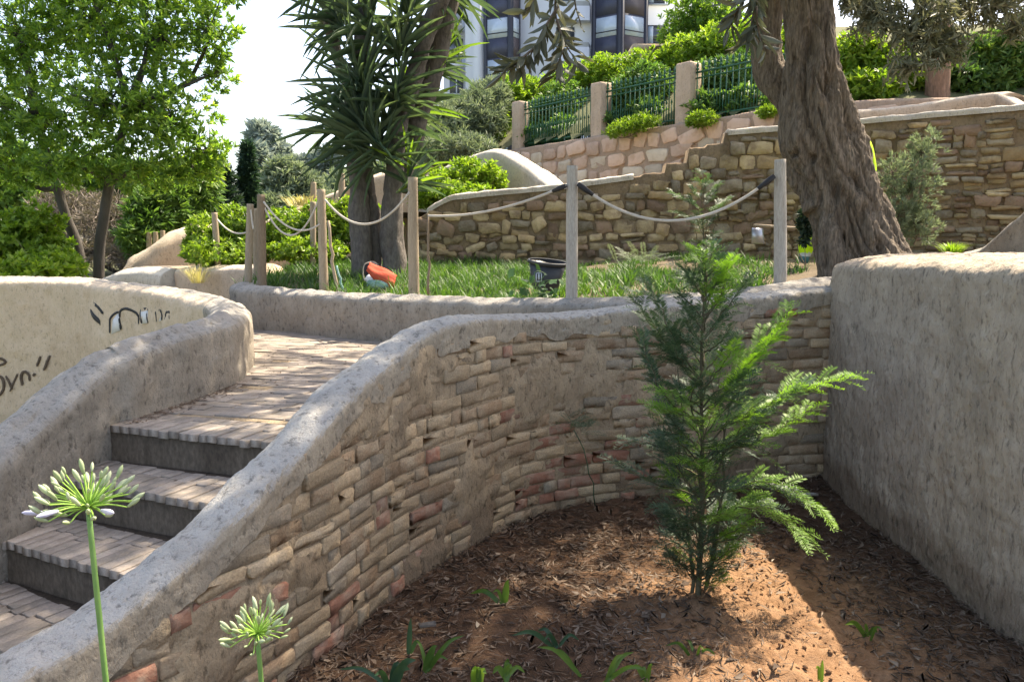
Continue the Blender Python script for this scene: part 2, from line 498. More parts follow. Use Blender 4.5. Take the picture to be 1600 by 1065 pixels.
M['grass'] = leafmat('grass', [(.022, .06, .02), (.042, .10, .028), (.07, .15, .033), (.13, .22, .045)], .4, .5, clump=1.2)
M['weed'] = leafmat('weed', [(.06, .13, .03), (.11, .2, .04), (.18, .28, .06)], .4, .4, 'object', clump=6)
M['weed_dark'] = leafmat('weed_dark', [(.035, .085, .05), (.06, .12, .06)], .35, .4, 'object', clump=6)
M['vine'] = leafmat('vine', [(.03, .08, .03), (.06, .135, .045), (.09, .19, .06)], .35, .45, 'object', clump=6)
M['bud'] = leafmat('bud', [(.34, .42, .22), (.45, .52, .32), (.55, .6, .45)], .3, .5, 'object', tint=(1, 1.05, .7))
M['petal'] = leafmat('petal', [(.55, .55, .68), (.66, .66, .78)], .3, .5, 'object', tint=(1, 1, 1))
M['stem_green'] = solid('stem_green', [(.12, .24, .06), (.18, .31, .09)], 20, .5, .1, 60)
M['pedicel'] = solid('pedicel', [(.24, .42, .07), (.32, .5, .1)], 20, .5, .1, 60)
M['bramble'] = leafmat('bramble', [(.13, .105, .09), (.19, .16, .14), (.24, .2, .17)], .15, .8, clump=1)
M['straw'] = leafmat('straw', [(.42, .36, .2), (.55, .48, .3)], .3, .7)
M['litter'] = leafmat('litter', [(.05, .034, .024), (.10, .066, .046), (.17, .12, .085), (.32, .26, .2)], .08, .8, clump=9, tint=(1, .9, .7))
def soilmat():
    m, nt, out = _new('soil')
    geo = nt.nodes.new('ShaderNodeNewGeometry')
    pos = geo.outputs['Position']
    dark = _ramp(nt, spread([(.045, .029, .02), (.095, .058, .039), (.15, .088, .058)]), _noise(nt, pos, 11, 8, .7))
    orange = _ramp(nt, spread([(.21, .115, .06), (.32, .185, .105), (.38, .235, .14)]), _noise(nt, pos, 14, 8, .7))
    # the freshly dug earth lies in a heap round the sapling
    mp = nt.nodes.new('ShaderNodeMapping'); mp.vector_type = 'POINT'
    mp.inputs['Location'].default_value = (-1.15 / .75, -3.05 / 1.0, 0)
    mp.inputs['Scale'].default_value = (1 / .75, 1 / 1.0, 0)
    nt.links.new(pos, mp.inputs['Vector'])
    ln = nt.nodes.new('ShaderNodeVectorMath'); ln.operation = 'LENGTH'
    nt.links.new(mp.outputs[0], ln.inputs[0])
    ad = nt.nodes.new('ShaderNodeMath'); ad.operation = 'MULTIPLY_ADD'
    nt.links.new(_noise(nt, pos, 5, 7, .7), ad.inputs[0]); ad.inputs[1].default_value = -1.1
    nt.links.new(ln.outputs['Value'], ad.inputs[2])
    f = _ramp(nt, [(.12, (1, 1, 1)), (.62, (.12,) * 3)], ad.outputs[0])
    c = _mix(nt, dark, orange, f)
    b = nt.nodes.new('ShaderNodeBsdfPrincipled')
    b.inputs['Roughness'].default_value = 1
    b.inputs['Specular IOR Level'].default_value = .1
    nt.links.new(c, b.inputs['Base Color'])
    bp = nt.nodes.new('ShaderNodeBump'); bp.inputs['Strength'].default_value = 1; bp.inputs['Distance'].default_value = .015
    nt.links.new(_noise(nt, pos, 60, 7, .75), bp.inputs['Height'])
    nt.links.new(bp.outputs[0], b.inputs['Normal'])
    nt.links.new(b.outputs[0], out.inputs[0])
    return m
M['soil'] = soilmat()
M['earth'] = solid('earth', [(.09, .07, .045), (.15, .115, .075), (.12, .1, .06)], 2.5, 1, 1, 30, .02)
M['ground'] = solid('ground', [(.07, .09, .035), (.12, .12, .06), (.1, .1, .05)], .4, 1, .5, 8, .05)
# ------------------------------------------------------------------ large structure: ground, walls, steps
def grid_faces(nu, nv):
    i = np.arange(nu - 1)[:, None] * nv
    j = np.arange(nv - 1)[None]
    return np.stack([i + j, i + nv + j, i + nv + j + 1, i + j + 1], -1).reshape(-1, 4)

def grid_normals(G):
    du = np.gradient(G, axis=0)
    dv = np.gradient(G, axis=1)
    return nrm(np.cross(du, dv))

class Sweep:
    """wall along a path (x, y, ztop, zbot[, thick]); its face is on the right of the direction of travel"""
    def __init__(w, ctrl, ds, dz, thick=.3, r=.06, crown=.02, amp=.006, freq=9.0, dzback=None, zt_fn=None, seed=1, amp2=0.0, freq2=40, back=True, offset=0.0, lowrough=0.0, extra=None):
        p = curve(ctrl, None)
        d = np.concatenate([[0], np.cumsum(np.linalg.norm(np.diff(p[:, :2], axis=0), axis=1))])
        n = max(4, int(d[-1] / ds) + 1)
        p = resample(p, n)
        w.s = np.linspace(0, d[-1], n)
        w.p = p
        T = nrm(np.gradient(p[:, :2], axis=0))
        w.T = T
        w.N = np.stack([T[:, 1], -T[:, 0]], 1)       # right-hand normal
        zt = p[:, 2].copy()
        if zt_fn is not None: zt = zt_fn(w)
        w.zt = zt
        zb = p[:, 3] + (fbm(np.stack([w.s * 7, w.s * 0, w.s * 0], 1), 4, 91) * lowrough if lowrough else 0)
        th = p[:, 4] if p.shape[1] > 4 else np.full(n, thick)
        w.th = th
        hmax = np.max(zt - zb)
        nf = max(3, int((hmax - r) / dz) + 1)
        nb = max(3, int((hmax - r) / (dzback or dz * 3)) + 1)
        na = max(3, int(r * 1.57 / dz))
        nt_ = max(3, int((np.mean(th) - 2 * r) / dz) + 1)
        off, zz = [], []
        for k in np.linspace(0, 1, nf, endpoint=False):
            off.append(np.zeros(n)); zz.append(zb + (zt - r - zb) * k)
        for a in np.linspace(0, pi / 2, na, endpoint=False):
            off.append(np.full(n, -(r - r * cos(a)))); zz.append(zt - r + r * sin(a))
        for k in np.linspace(0, 1, nt_, endpoint=False):
            off.append(-r - (th - 2 * r) * k); zz.append(zt + crown * sin(pi * k))
        for a in np.linspace(pi / 2, 0, na, endpoint=False):
            off.append(-(th - r + r * cos(a))); zz.append(zt - r + r * sin(a))
        if back:
            for k in np.linspace(1, 0, nb):
                off.append(-th); zz.append(zb + (zt - r - zb) * k)
        else:
            off.append(-th); zz.append(zt - r)
        off = np.array(off).T + offset
        zz = np.array(zz).T
        G = np.stack([p[:, 0, None] + w.N[:, 0, None] * off, p[:, 1, None] + w.N[:, 1, None] * off, zz], -1)
        NN = grid_normals(G)
        # outward: face normal should look along +N
        if np.mean(np.sum(NN[:, 1, :2] * w.N, 1)) < 0: NN = -NN; w.flip = True
        else: w.flip = False
        w.amp, w.freq, w.seed, w.amp2, w.freq2, w.extra = amp, freq, seed, amp2, freq2, extra
        G = G + NN * w.disp(G, off)[..., None]
        w.G = G
        w.off = off
    def disp(w, P, off=None):
        d = fbm(P * w.freq, 4, w.seed, .55) * w.amp
        if w.amp2:
            f2 = fbm(P * w.freq2 * np.array([1, 1, .5]), 3, w.seed + 50)
            d = d + (f2 * .7 - 2.6 * np.clip(f2 - .32, 0, .5)) * w.amp2
        if w.extra is not None: d = d + w.extra(P, off)
        return d
    def mesh(w, name, m, parent=None):
        n, k = w.G.shape[:2]
        F = grid_faces(n, k)
        if not w.flip: pass
        V = w.G.reshape(-1, 3)
        # end caps as fans
        caps = []
        c0 = len(V); V = np.vstack([V, w.G[0].mean(0), w.G[-1].mean(0)])
        j = np.arange(k - 1)
        caps.append(np.stack([np.full(k - 1, c0), j, j + 1], 1))
        caps.append(np.stack([np.full(k - 1, c0 + 1), (n - 1) * k + j + 1, (n - 1) * k + j], 1))
        if w.flip:
            F = F[:, ::-1]; caps = [c[:, ::-1] for c in caps]
        return link(name, mesh_from(name, V, [F, np.vstack(caps)], m, True), parent)
    def at_s(w, s):
        x = np.interp(s, w.s, w.p[:, 0]); y = np.interp(s, w.s, w.p[:, 1])
        nx = np.interp(s, w.s, w.N[:, 0]); ny = np.interp(s, w.s, w.N[:, 1])
        zt = np.interp(s, w.s, w.zt)
        l = np.hypot(nx, ny)
        return x, y, nx / l, ny / l, zt
    def point(w, s, z, off=0.0):
        x, y, nx, ny, zt = w.at_s(s)
        return np.stack([x + nx * off, y + ny * off, z + 0 * x], -1)

def sheet(name, m, x0, x1, y0, y1, step, zf, keep=None, kind='structure', parent=None):
    xs = np.arange(x0, x1 + step * .5, step); ys = np.arange(y0, y1 + step * .5, step)
    X, Y = np.meshgrid(xs, ys, indexing='ij')
    Z = zf(X, Y)
    V = np.stack([X, Y, Z], -1).reshape(-1, 3)
    F = grid_faces(len(xs), len(ys))
    if keep is not None:
        c = V[F].mean(1)
        F = F[keep(c[:, 0], c[:, 1])]
    o = link(name, mesh_from(name, V, [F], m, True), parent)
    return tag(o, kind=kind)

# far ground to the horizon
def z_ground(X, Y):
    r = np.hypot(X, Y - 5)
    return -.9 + .6 * fbm(np.stack([X * .03, Y * .03, X * 0], -1), 3, 5) * np.clip((r - 8) / 30, 0, 1)
bigx = np.concatenate([np.linspace(-1500, -60, 12), np.linspace(-50, 50, 41), np.linspace(60, 1500, 12)])
X, Y = np.meshgrid(bigx, bigx + 20, indexing='ij')
tag(link('ground', mesh_from('ground', np.stack([X, Y, z_ground(X, Y)], -1).reshape(-1, 3), [grid_faces(len(bigx), len(bigx))], M['ground'], True)), kind='structure')

# ---- brick wall D with its plastered coping
dbase = [(-2.9, -.6), (-2.1, .75)]
dpx = [(330, 1150), (456, 1063), (510, 1024), (588, 952), (651, 904), (699, 877), (744, 853), (810, 817), (900, 793), (1040, 778), (1200, 757), (1330, 750)]
dbase += [tuple(gz(a, b, 0)[:2]) for a, b in dpx]
# height of the brick face / coping boundary read along the face
dtop = [(83, 1065), (161, 1002), (227, 958), (305, 888), (358, 844), (406, 790), (458, 742), (518, 672), (561, 620), (611, 580), (668, 536), (702, 519), (744, 511), (831, 508), (900, 506), (1000, 492), (1100, 481), (1200, 473), (1300, 462)]
dcurve = resample(curve(dbase, None), 400)
dproj = proj(np.column_stack([dcurve, np.zeros(400)]))
okm = dproj[:, 2] > 1.0
dzt = np.full(400, np.nan)
for i in range(400):
    if not okm[i]: continue
    x, y = dcurve[i]
    # column px changes little with height (small pitch): solve for z where the projected point meets dtop
    zs = np.linspace(-.2, 1.7, 200)
    q = proj(np.column_stack([np.full(200, x), np.full(200, y), zs]))
    tgt = np.interp(q[:, 0], [a for a, b in dtop], [b for a, b in dtop])
    f = q[:, 1] - tgt
    if dproj[i, 0] < 60: continue
    k = np.where(np.diff(np.sign(f)) != 0)[0]
    if len(k): dzt[i] = zs[k[-1]]
good = np.where(~np.isnan(dzt))[0]
g0 = good[0]
slope = (dzt[good[20]] - dzt[g0]) / max(np.hypot(*(dcurve[good[20]] - dcurve[g0])), 1e-6)
for i in range(g0):
    dzt[i] = max(-.2, dzt[g0] - .55 * np.linalg.norm(dcurve[g0] - dcurve[i]))
dzt = np.interp(np.arange(400), np.where(~np.isnan(dzt))[0], dzt[~np.isnan(dzt)])
ker = np.ones(9) / 9
dzt = np.convolve(np.pad(dzt, 4, mode='edge'), ker, 'valid')
D_WALL = np.column_stack([dcurve, dzt])

wall_d = thing('brick_wall', 'curving old brick wall with a thick grey plastered coping running down beside the steps', 'wall', (*dcurve[200], 0))
# direction of travel is away from the camera, so the camera side (soil bed) lies on the right
def smear(P, off):
    c = fbm(P * np.array([2.3, 2.3, 2.6]), 3, 31)
    c2 = fbm(P * np.array([9, 9, 12]), 3, 33)
    return -.008 + .017 * np.clip((c + .35 * c2 - .26) / .35, 0, 1) + .007 * np.clip(c2 * 1.6 - .35, 0, 1)
dm = Sweep([(x, y, z + .01, -.15, .17) for x, y, z in D_WALL[::8]], .02, .02, r=.03, crown=0, amp=.004, freq=13, amp2=.0032, freq2=45, seed=3, dzback=.1, extra=smear)
dm.mesh('mortar', M['mortar'], wall_d)
dc = Sweep([(x, y, z + .055, z - .075, .20) for x, y, z in D_WALL[::8]], .014, .010, r=.04, crown=.012, amp=.006, freq=11, amp2=.0055, freq2=36, seed=13, offset=.008, lowrough=.03, dzback=.02)
dc.mesh('coping', M['coping_white'], wall_d)

def unit_brick(seed, bev=.09, jit=.10, depth=1.0):
    """rounded, chipped brick: x width, y depth (front at -y), z height, all in [-.5, .5]"""
    r = np.random.default_rng(seed)
    ring = np.array([(-.5, -.4), (-.475, -.5), (0, -.5), (.475, -.5), (.5, -.4), (.5, .4), (.475, .5), (0, .5), (-.475, .5), (-.5, .4)])
    k = len(ring)
    ring = ring + r.normal(0, jit * .6, ring.shape) * np.array([.35, 1])
    V = [np.column_stack([ring[:, 0], np.full(k, .5), ring[:, 1]]),
         np.column_stack([ring[:, 0], np.full(k, -.44), ring[:, 1]]),
         np.column_stack([ring[:, 0] * (1 - bev * .22), -.5 + r.uniform(-.018, .018, k), ring[:, 1] * (1 - bev * 1.0)])]
    V = np.vstack(V + [np.array([[r.normal(0, .1), -.5 + r.normal(0, .012), 0]])])
    j = np.arange(k); jn = (j + 1) % k
    F4 = np.vstack([np.stack([j, jn, k + jn, k + j], 1), np.stack([k + j, k + jn, 2 * k + jn, 2 * k + j], 1)])
    F3 = np.stack([2 * k + j, 2 * k + jn, np.full(k, 3 * k)], 1)
    return V, [F4, F3]

def unit_paver(seed):
    return unit_brick(seed, .035, .022)

def unit_stone(seed, k=11):
    r = np.random.default_rng(seed)
    a = np.linspace(0, 2 * pi, k, endpoint=False) + r.uniform(-.2, .2, k)
    c, s_ = np.cos(a), np.sin(a)
    e = .42
    ring = .5 * np.column_stack([np.sign(c) * np.abs(c) ** e, np.sign(s_) * np.abs(s_) ** e]) * r.uniform(.78, 1.08, (k, 1))
    V = [np.column_stack([ring[:, 0], np.full(k, .5), ring[:, 1]]),
         np.column_stack([ring[:, 0], np.full(k, -.34), ring[:, 1]]),
         np.column_stack([ring[:, 0] * .95, -.44 + r.uniform(-.14, .08, k), ring[:, 1] * .93])]
    V = np.vstack(V + [np.array([[r.normal(0, .12), -.5 + r.normal(0, .06), r.normal(0, .1)]])])
    j = np.arange(k); jn = (j + 1) % k
    F4 = np.vstack([np.stack([j, jn, k + jn, k + j], 1), np.stack([k + j, k + jn, 2 * k + jn, 2 * k + j], 1)])
    F3 = np.stack([2 * k + j, 2 * k + jn, np.full(k, 3 * k)], 1)
    return V, [F4, F3]

def place_pieces(items, unit, nvar, mats, parent, name, limit=300, stuff_name=None, smooth=False):
    """items: dicts c (centre), n (outward horizontal normal) or R (3x3), size (w,d,h), mat, rot. The largest in view are objects, the rest one part."""
    cache = {}
    us = [unit(100 + i) for i in range(nvar)]
    for it in items:
        if 'R' not in it:
            nx, ny = it['n']
            X = np.array([-ny, nx, 0.0]); Y = np.array([-nx, -ny, 0.0]); Z = np.array([0, 0, 1.0])
            a = it.get('rot', 0.0)
            it['R'] = np.column_stack([X * cos(a) + Z * sin(a), Y, -X * sin(a) + Z * cos(a)])
            if it.get('pitch'):
                p = it['pitch']; R = it['R']
                it['R'] = np.column_stack([R[:, 0], R[:, 1] * cos(p) + R[:, 2] * sin(p), -R[:, 1] * sin(p) + R[:, 2] * cos(p)])
        q = proj(it['c'])[0]
        inv = (-30 < q[0] < 1630) and (-30 < q[1] < 1095) and q[2] > .3
        it['area'] = (it['size'][0] * it['size'][2 if not it.get('flat') else 1] / q[2] ** 2) if inv else 0
    order = sorted(range(len(items)), key=lambda i: -items[i]['area'])
    rest = [i for i in order[limit:]] + [i for i in order[:limit] if items[i]['area'] == 0]
    top = [i for i in order[:limit] if items[i]['area'] > 0]
    objs = []
    for i in top:
        it = items[i]
        v = it.get('var', int(rng.integers(nvar)))
        key = (v, it['mat'])
        if key not in cache:
            cache[key] = mesh_from(name, us[v][0], us[v][1], M[it['mat']], smooth)
        o = bpy.data.objects.new(name, cache[key])
        mt = Matrix.LocRotScale(Vector(it['c']), Matrix(it['R'].tolist()), Vector(it['size']))
        o.matrix_basis = mt
        COL.objects.link(o)
        adopt(o, parent)
        objs.append(o)
    if rest:
        Vs, F3, F4, fm3, fm4, n = [], [], [], [], [], 0
        names = sorted({items[i]['mat'] for i in rest})
        for i in rest:
            it = items[i]
            V, F = us[int(rng.integers(nvar))]
            Vs.append((V * np.array(it['size'])) @ it['R'].T + it['c'])
            F4.append(F[0] + n); F3.append(F[1] + n)
            k = names.index(it['mat'])
            fm4 += [k] * len(F[0]); fm3 += [k] * len(F[1])
            n += len(V)
        me = mesh_from(stuff_name or name, np.vstack(Vs), [np.vstack(F4), np.vstack(F3)], [M[x] for x in names], smooth, fm4 + fm3)
        tag(link(stuff_name or name, me, parent), kind='stuff')
    return objs

items = []
z = .0
row = 0
smax = dm.s[-1]
while z < 1.32:
    h = rng.uniform(.056, .070)
    s = rng.uniform(0, .2)
    while s < smax:
        w = rng.uniform(.16, .25) if rng.random() < .68 else rng.uniform(.07, .13)
        sc = s + w / 2
        x, y, nx, ny, zt = dm.at_s(sc)
        P = np.array([x, y, z + h / 2 + .010 * fbm(np.array([[sc * 1.3, z * 2, 0]]), 2, 37)[0]])
        if z + h * .6 < zt - .045:
            cover = fbm(np.array([[x * 2.3, y * 2.3, z * 2.6]]), 3, 31)[0]      # where plaster still hides the bricks
            far = y > 4.55
            if cover < .85 and rng.random() > .03:
                prd = rng.normal(-.0025, .0042) + (.004 if far else 0) + (.008 if rng.random() < .04 else 0)
                red = fbm(np.array([[x * 2, y * 2, z * 3]]), 2, 77)[0]
                u = rng.random()
                low = (z < .5) and red > -.15
                if u < (.28 if low else .06): mt = 'brick_red'
                elif u < .44: mt = 'brick_brown'
                elif u < (.62 if y < 3.3 else .52): mt = 'brick_grey'
                else: mt = 'brick_tan'
                items.append(dict(c=P + np.array([nx, ny, 0]) * (prd - .0345), n=(nx, ny), size=(w, .075, h + rng.normal(0, .004)), mat=mt, rot=rng.normal(0, .025), pitch=rng.normal(0, .02)))
        s += w + rng.uniform(.004, .013)
    z += h + rng.uniform(.005, .010)
    row += 1
place_pieces(items, unit_brick, 8, None, wall_d, 'brick', 300, 'small_bricks')

# ---- right wall E
def groove(P, off):
    # a vertical slot broken into the plaster near the frame's right edge
    d = np.abs(P[..., 1] - (2.98 + .012 * np.sin(P[..., 2] * 23)))
    m = (d < .02) & (P[..., 0] < 2.3) & (P[..., 2] > 1.02) & (P[..., 2] < 1.49)
    return np.where(m, -.035, 0.0)
we = Sweep([(6.5, 6.15, 1.5, -.3), (4.6, 6.05, 1.5, -.3), (3.2, 5.85, 1.5, -.3), (2.45, 5.55, 1.49, -.3), (2.12, 5.1, 1.47, -.3), (2.05, 4.5, 1.5, -.3), (2.03, 3.6, 1.51, -.3), (2.02, 2.2, 1.51, -.3), (2.0, .2, 1.5, -.3), (1.98, -2.5, 1.5, -.3)],
           .011, .012, thick=.55, r=.07, crown=.03, amp=.010, freq=7, amp2=.0085, freq2=30, seed=23, dzback=.2, extra=groove)
tag(we.mesh('plaster_wall', M['stucco_right']), 'tall rough grey plastered wall along the right side of the soil bed', 'wall')

# ---- left parapet A + B (one U-shaped wall, graffiti inside)
apx = [(171, 664), (210, 655), (255, 640), (324, 617), (372, 597)]
L1, R1 = gz(172, 665, .72), gz(406, 689, .72)
L3, R3 = gz(4, 845, .38), gz(168, 890, .38)
a_in = [gz(a, b, .72)[:2] for a, b in apx]
aend = [gz(394, 574, .72)[:2], gz(393, 485, 1.11)[:2], gz(382, 475, 1.12)[:2]]
sdir = nrm(L3[:2] - L1[:2])
pts = [(*(L3[:2] + sdir * 1.9), .1), (*(L3[:2] + sdir * .9), .5), (*L3[:2], .715)]
pts += [(*a_in[0], 1.0), (*a_in[1], 1.045), (*a_in[2], 1.075), (*a_in[3], 1.1), (*a_in[4], 1.115)]
pts += [(*aend[0], 1.12), (*aend[1], 1.125), (*aend[2], 1.13)]
bpx = [(362, 465.5), (330, 458), (270, 449.5), (210, 444), (150, 437)]
for (a, b), zz in zip(bpx, [1.14, 1.15, 1.16, 1.17, 1.18]):
    pts.append((*gz(a, b, zz)[:2], zz))
e = pts[-1]
pts += [(e[0] - 1.3, e[1] + .25, 1.185), (e[0] - 3.0, e[1] + .1, 1.19), (e[0] - 5, e[1] - .6, 1.19)]
n1 = 8
wa = Sweep([(x, y, z, -.9, .27 if i < n1 else (.30 if i < n1 + 3 else .36)) for i, (x, y, z) in enumerate(pts)],
           .022, .02, r=.075, crown=.035, amp=.010, freq=8, amp2=.005, freq2=34, seed=33, dzback=.03)
wall_a = tag(wa.mesh('parapet_wall', M['stucco_grey']), 'low curving plastered parapet bending back on itself left of the steps, graffiti on its inner face', 'wall')
wall_a.data.materials.append(M['stucco_tan'])
# the inner face of the far arm keeps its tan plaster
nseg, kk = wa.G.shape[:2]
fidx = np.arange((nseg - 1) * (kk - 1))
fi, fj = fidx // (kk - 1), fidx % (kk - 1)
mi = np.zeros(len(wall_a.data.polygons), np.int32)
offc = wa.off[fi, fj] / wa.th[fi]
mi[:len(fidx)] = ((offc < -.6) & (fi > nseg * .36)).astype(np.int32)
wall_a.data.polygons.foreach_set('material_index', mi)

def on_back(px, py):
    """point on the inner face of the graffiti arm seen at a pixel"""
    k = wa.off.shape[1] - 1
    sel = np.arange(int(nseg * .42), nseg)
    fx = wa.p[sel, 0] - wa.N[sel, 0] * wa.th[sel]; fy = wa.p[sel, 1] - wa.N[sel, 1] * wa.th[sel]
    q = proj(np.column_stack([fx, fy, np.full(len(sel), .9)]))
    u = np.abs(q[:, 0] - px)
    i = sel[np.argmin(u)]
    y = wa.p[i, 1] - wa.N[i, 1] * wa.th[i]
    P = at(px, py, y)
    nb = -np.array([wa.N[i, 0], wa.N[i, 1], 0])
    return P + nb * (wa.disp(P[None])[0] + .004), nb

def stroke(pxs, width, m, name='graffiti'):
    p = resample(curve(np.array(pxs, float), None), max(6, int(np.sum(np.linalg.norm(np.diff(np.array(pxs), axis=0), axis=1)) / 3)))
    P, Nn = zip(*[on_back(a, b) for a, b in p])
    P = np.array(P); Nn = np.array(Nn)
    T = nrm(np.gradient(P, axis=0))
    B = np.cross(T, Nn)
    ww = width * (1 + .15 * fbm(np.column_stack([np.arange(len(P)) * .4, np.zeros(len(P)), np.zeros(len(P))]), 2, 3))[:, None]
    ww[0] *= .6; ww[-1] *= .6
    V = np.hstack([P - B * ww / 2 - Nn * .004, P - B * ww / 2 + Nn * .001, P + B * ww / 2 + Nn * .001, P + B * ww / 2 - Nn * .004]).reshape(-1, 3)
    F = grid_faces(len(P), 4)
    return link(name, mesh_from(name, V, [F], m), wall_a)
def fill(poly, m):
    P = []
    for a, b in poly:
        q, nb = on_back(a, b)
        P.append(q - nb * .001)
    P = np.array(P)
    n = len(P)
    link('graffiti_fill', mesh_from('graffiti_fill', np.vstack([P, P - nb * .004]), [np.arange(n)[None], np.array([[i, n + i, n + (i + 1) % n, (i + 1) % n] for i in range(n)])], m), wall_a)
k, wt = M['paint_black'], M['paint_white']
stroke([(141, 485), (147, 494), (155, 504)], .055, k); stroke([(146, 473), (154, 481), (161, 490)], .035, k)
stroke([(155, 500), (155, 508)], .012, k)
fill([(175, 522), (176, 500), (183, 490), (186, 490), (187, 516)], wt)
stroke([(172, 520), (172, 498), (178, 490), (187, 487)], .026, k)
stroke([(188, 515), (187, 500), (189, 486), (197, 482), (207, 485), (214, 492), (216, 506)], .03, k)
fill([(222, 506), (221, 487), (231, 485), (231, 505)], wt)
stroke([(223, 505), (220, 493), (221, 484), (231, 483), (230, 492), (233, 504)], .026, k)
fill([(245, 503), (244, 484), (252, 487), (253, 501)], wt)
stroke([(246, 502), (245, 490), (244, 481), (252, 486), (254, 500)], .028, k)
stroke([(258, 499), (259, 488), (265, 488), (265, 498)], .022, k)
stroke([(290, 475), (287, 486)], .02, k); stroke([(296, 480), (293, 487)], .012, k)
b = M['paint_brown']
stroke([(-6, 558), (3, 561), (9, 565), (4, 569), (-6, 571)], .03, b)
stroke([(-4, 586), (4, 591), (6, 602), (3, 612), (-4, 619)], .034, b)
stroke([(9, 587), (14, 596), (19, 608)], .028, b); stroke([(27, 584), (21, 597), (16, 611)], .022, b)
stroke([(34, 602), (33, 588), (38, 580), (45, 585), (46, 595)], .032, b)
stroke([(52, 587), (55, 583)], .03, b); stroke([(64, 556), (58, 572)], .026, b); stroke([(78, 555), (72, 572), (69, 578)], .03, b)

# ---- steps and landing
steps = thing('brick_steps', 'flight of worn brick steps climbing between the two low plastered walls', 'steps', (*((L3 + R3) / 2)[:2], 0))
def nosing(i):
    f = i / 2.0
    L, R = L1[:2] + (L3[:2] - L1[:2]) * f, R1[:2] + (R3[:2] - R1[:2]) * f
    w = nrm(R - L)
    return L - w * .22, R + w * .30, w, .72 - .17 * i
treads = []
for i in range(0, 6):
    L, R, w, zz = nosing(i)
    Lb, Rb, wb, _ = nosing(i - 1)
    back = np.array([w[1], -w[0]]) * -1
    if back.dot(L1[:2] - L3[:2]) < 0: back = -back
    mb = MB()
    lo = zz - .34
    dp = .36 if i else .30
    f = back * .012
    nx = 40
    t = np.linspace(0, 1, nx)
    front = L[None] + (R - L)[None] * t[:, None] + f
    V = []
    for a, zz2 in ((front, lo), (front, zz - .010), (front + back * dp, zz - .008), (front + back * dp, lo)):
        V.append(np.column_stack([a, np.full(nx, zz2)]))
    V = np.stack(V, 1)
    V[:, :2, :2] += (fbm(V[:, :2] * np.array([25, 25, 12]), 3, 5 + i) * .003)[..., None] * back
    mb.add(V.reshape(-1, 3), [grid_faces(nx, 4)])
    st = mb.build('step', M['concrete'], steps, True)
    its = []
    ln = np.linalg.norm(R - L)
    s = .02
    while s < ln - .02:
        bw = rng.uniform(.052, .066)
        c = L + w * (s + bw / 2) + back * (.148 + rng.normal(0, .0015))
        Rm = np.column_stack([np.append(w, 0), [0, 0, -1], np.append(back, 0)])   # local y (front) points up
        Rm = np.column_stack([np.append(w, 0), [0, 0, -1.0], np.append(-back, 0) * -1])
        a = rng.normal(0, .02)
        Rz = np.array([[cos(a), -sin(a), 0], [sin(a), cos(a), 0], [0, 0, 1]])
        lf = .19 + rng.normal(0, .02)
        cf = c + back * (lf / 2 - .15); cb_ = c + back * (lf + (.30 - lf) / 2 - .148)
        its.append(dict(c=np.array([cb_[0], cb_[1], zz - .0165 + rng.normal(0, .002)]), R=Rz @ Rm, size=(bw - .003, .034, .30 - lf - .006), mat='paver', flat=False))
        its.append(dict(c=np.array([cf[0], cf[1], zz - .016 + rng.normal(0, .002)]), R=Rz @ Rm, size=(bw - .003, .034, lf - .004), mat='paver', flat=False))
        s += bw
    place_pieces(its, unit_paver, 6, None, st, 'brick', 60)

# terrace retaining wall C (far side of the landing)
cp = [(-2.3, 10.4), (-2.85, 9.5), (-3.12, 8.7), (-2.95, 8.1)] + [tuple(gz(a, b, .72)[:2]) for a, b in [(420, 517), (476, 522), (533, 529)]]
e = cp[-1]
cp += [(-.75, 6.62), (-.1, 6.12), (.55, 5.72), (1.1, 5.5), (1.75, 5.42), (2.5, 5.75)]
cz = [1.16, 1.165, 1.16, 1.15, 1.135, 1.125, 1.12, 1.125, 1.14, 1.17, 1.21, 1.27, 1.33]
wc = Sweep([(x, y, z, .4, .30) for (x, y), z in zip(cp, cz)], .022, .02, r=.07, crown=.02, amp=.009, freq=8, amp2=.005, freq2=34, seed=43, dzback=.15)
tag(wc.mesh('terrace_wall', M['stucco_grey']), 'low plastered retaining wall with rounded top along the far side of the brick landing', 'wall')

# landing slab and pavers
def in_poly(px, py, poly):
    poly = np.asarray(poly); c = np.zeros(np.shape(px), bool)
    j = len(poly) - 1
    for i in range(len(poly)):
        xi, yi = poly[i]; xj, yj = poly[j]
        c ^= ((yi > py) != (yj > py)) & (px < (xj - xi) * (py - yi) / (yj - yi + 1e-12) + xi)
        j = i
    return c
L0, R0, w0, _ = nosing(0)
back0 = np.array([-w0[1], w0[0]])
Lq, Rq = L0 + back0 * .302, R0 + back0 * .302
poly = [tuple(Lq), tuple(Rq)]
dl = [tuple(p[:2]) for p in D_WALL[::10] if p[1] > R0[1] + .1]
poly += [(x - .08, y + .10) for x, y in dl if y < 5.1]
poly += [(x, y + .05) for x, y in cp[3:11]][::-1]
poly += [(x - .12, y) for x, y in [aend[2], aend[1], aend[0]]] + [(x - .1, y) for x, y in [a_in[4], a_in[3], a_in[2], a_in[1], a_in[0]]]
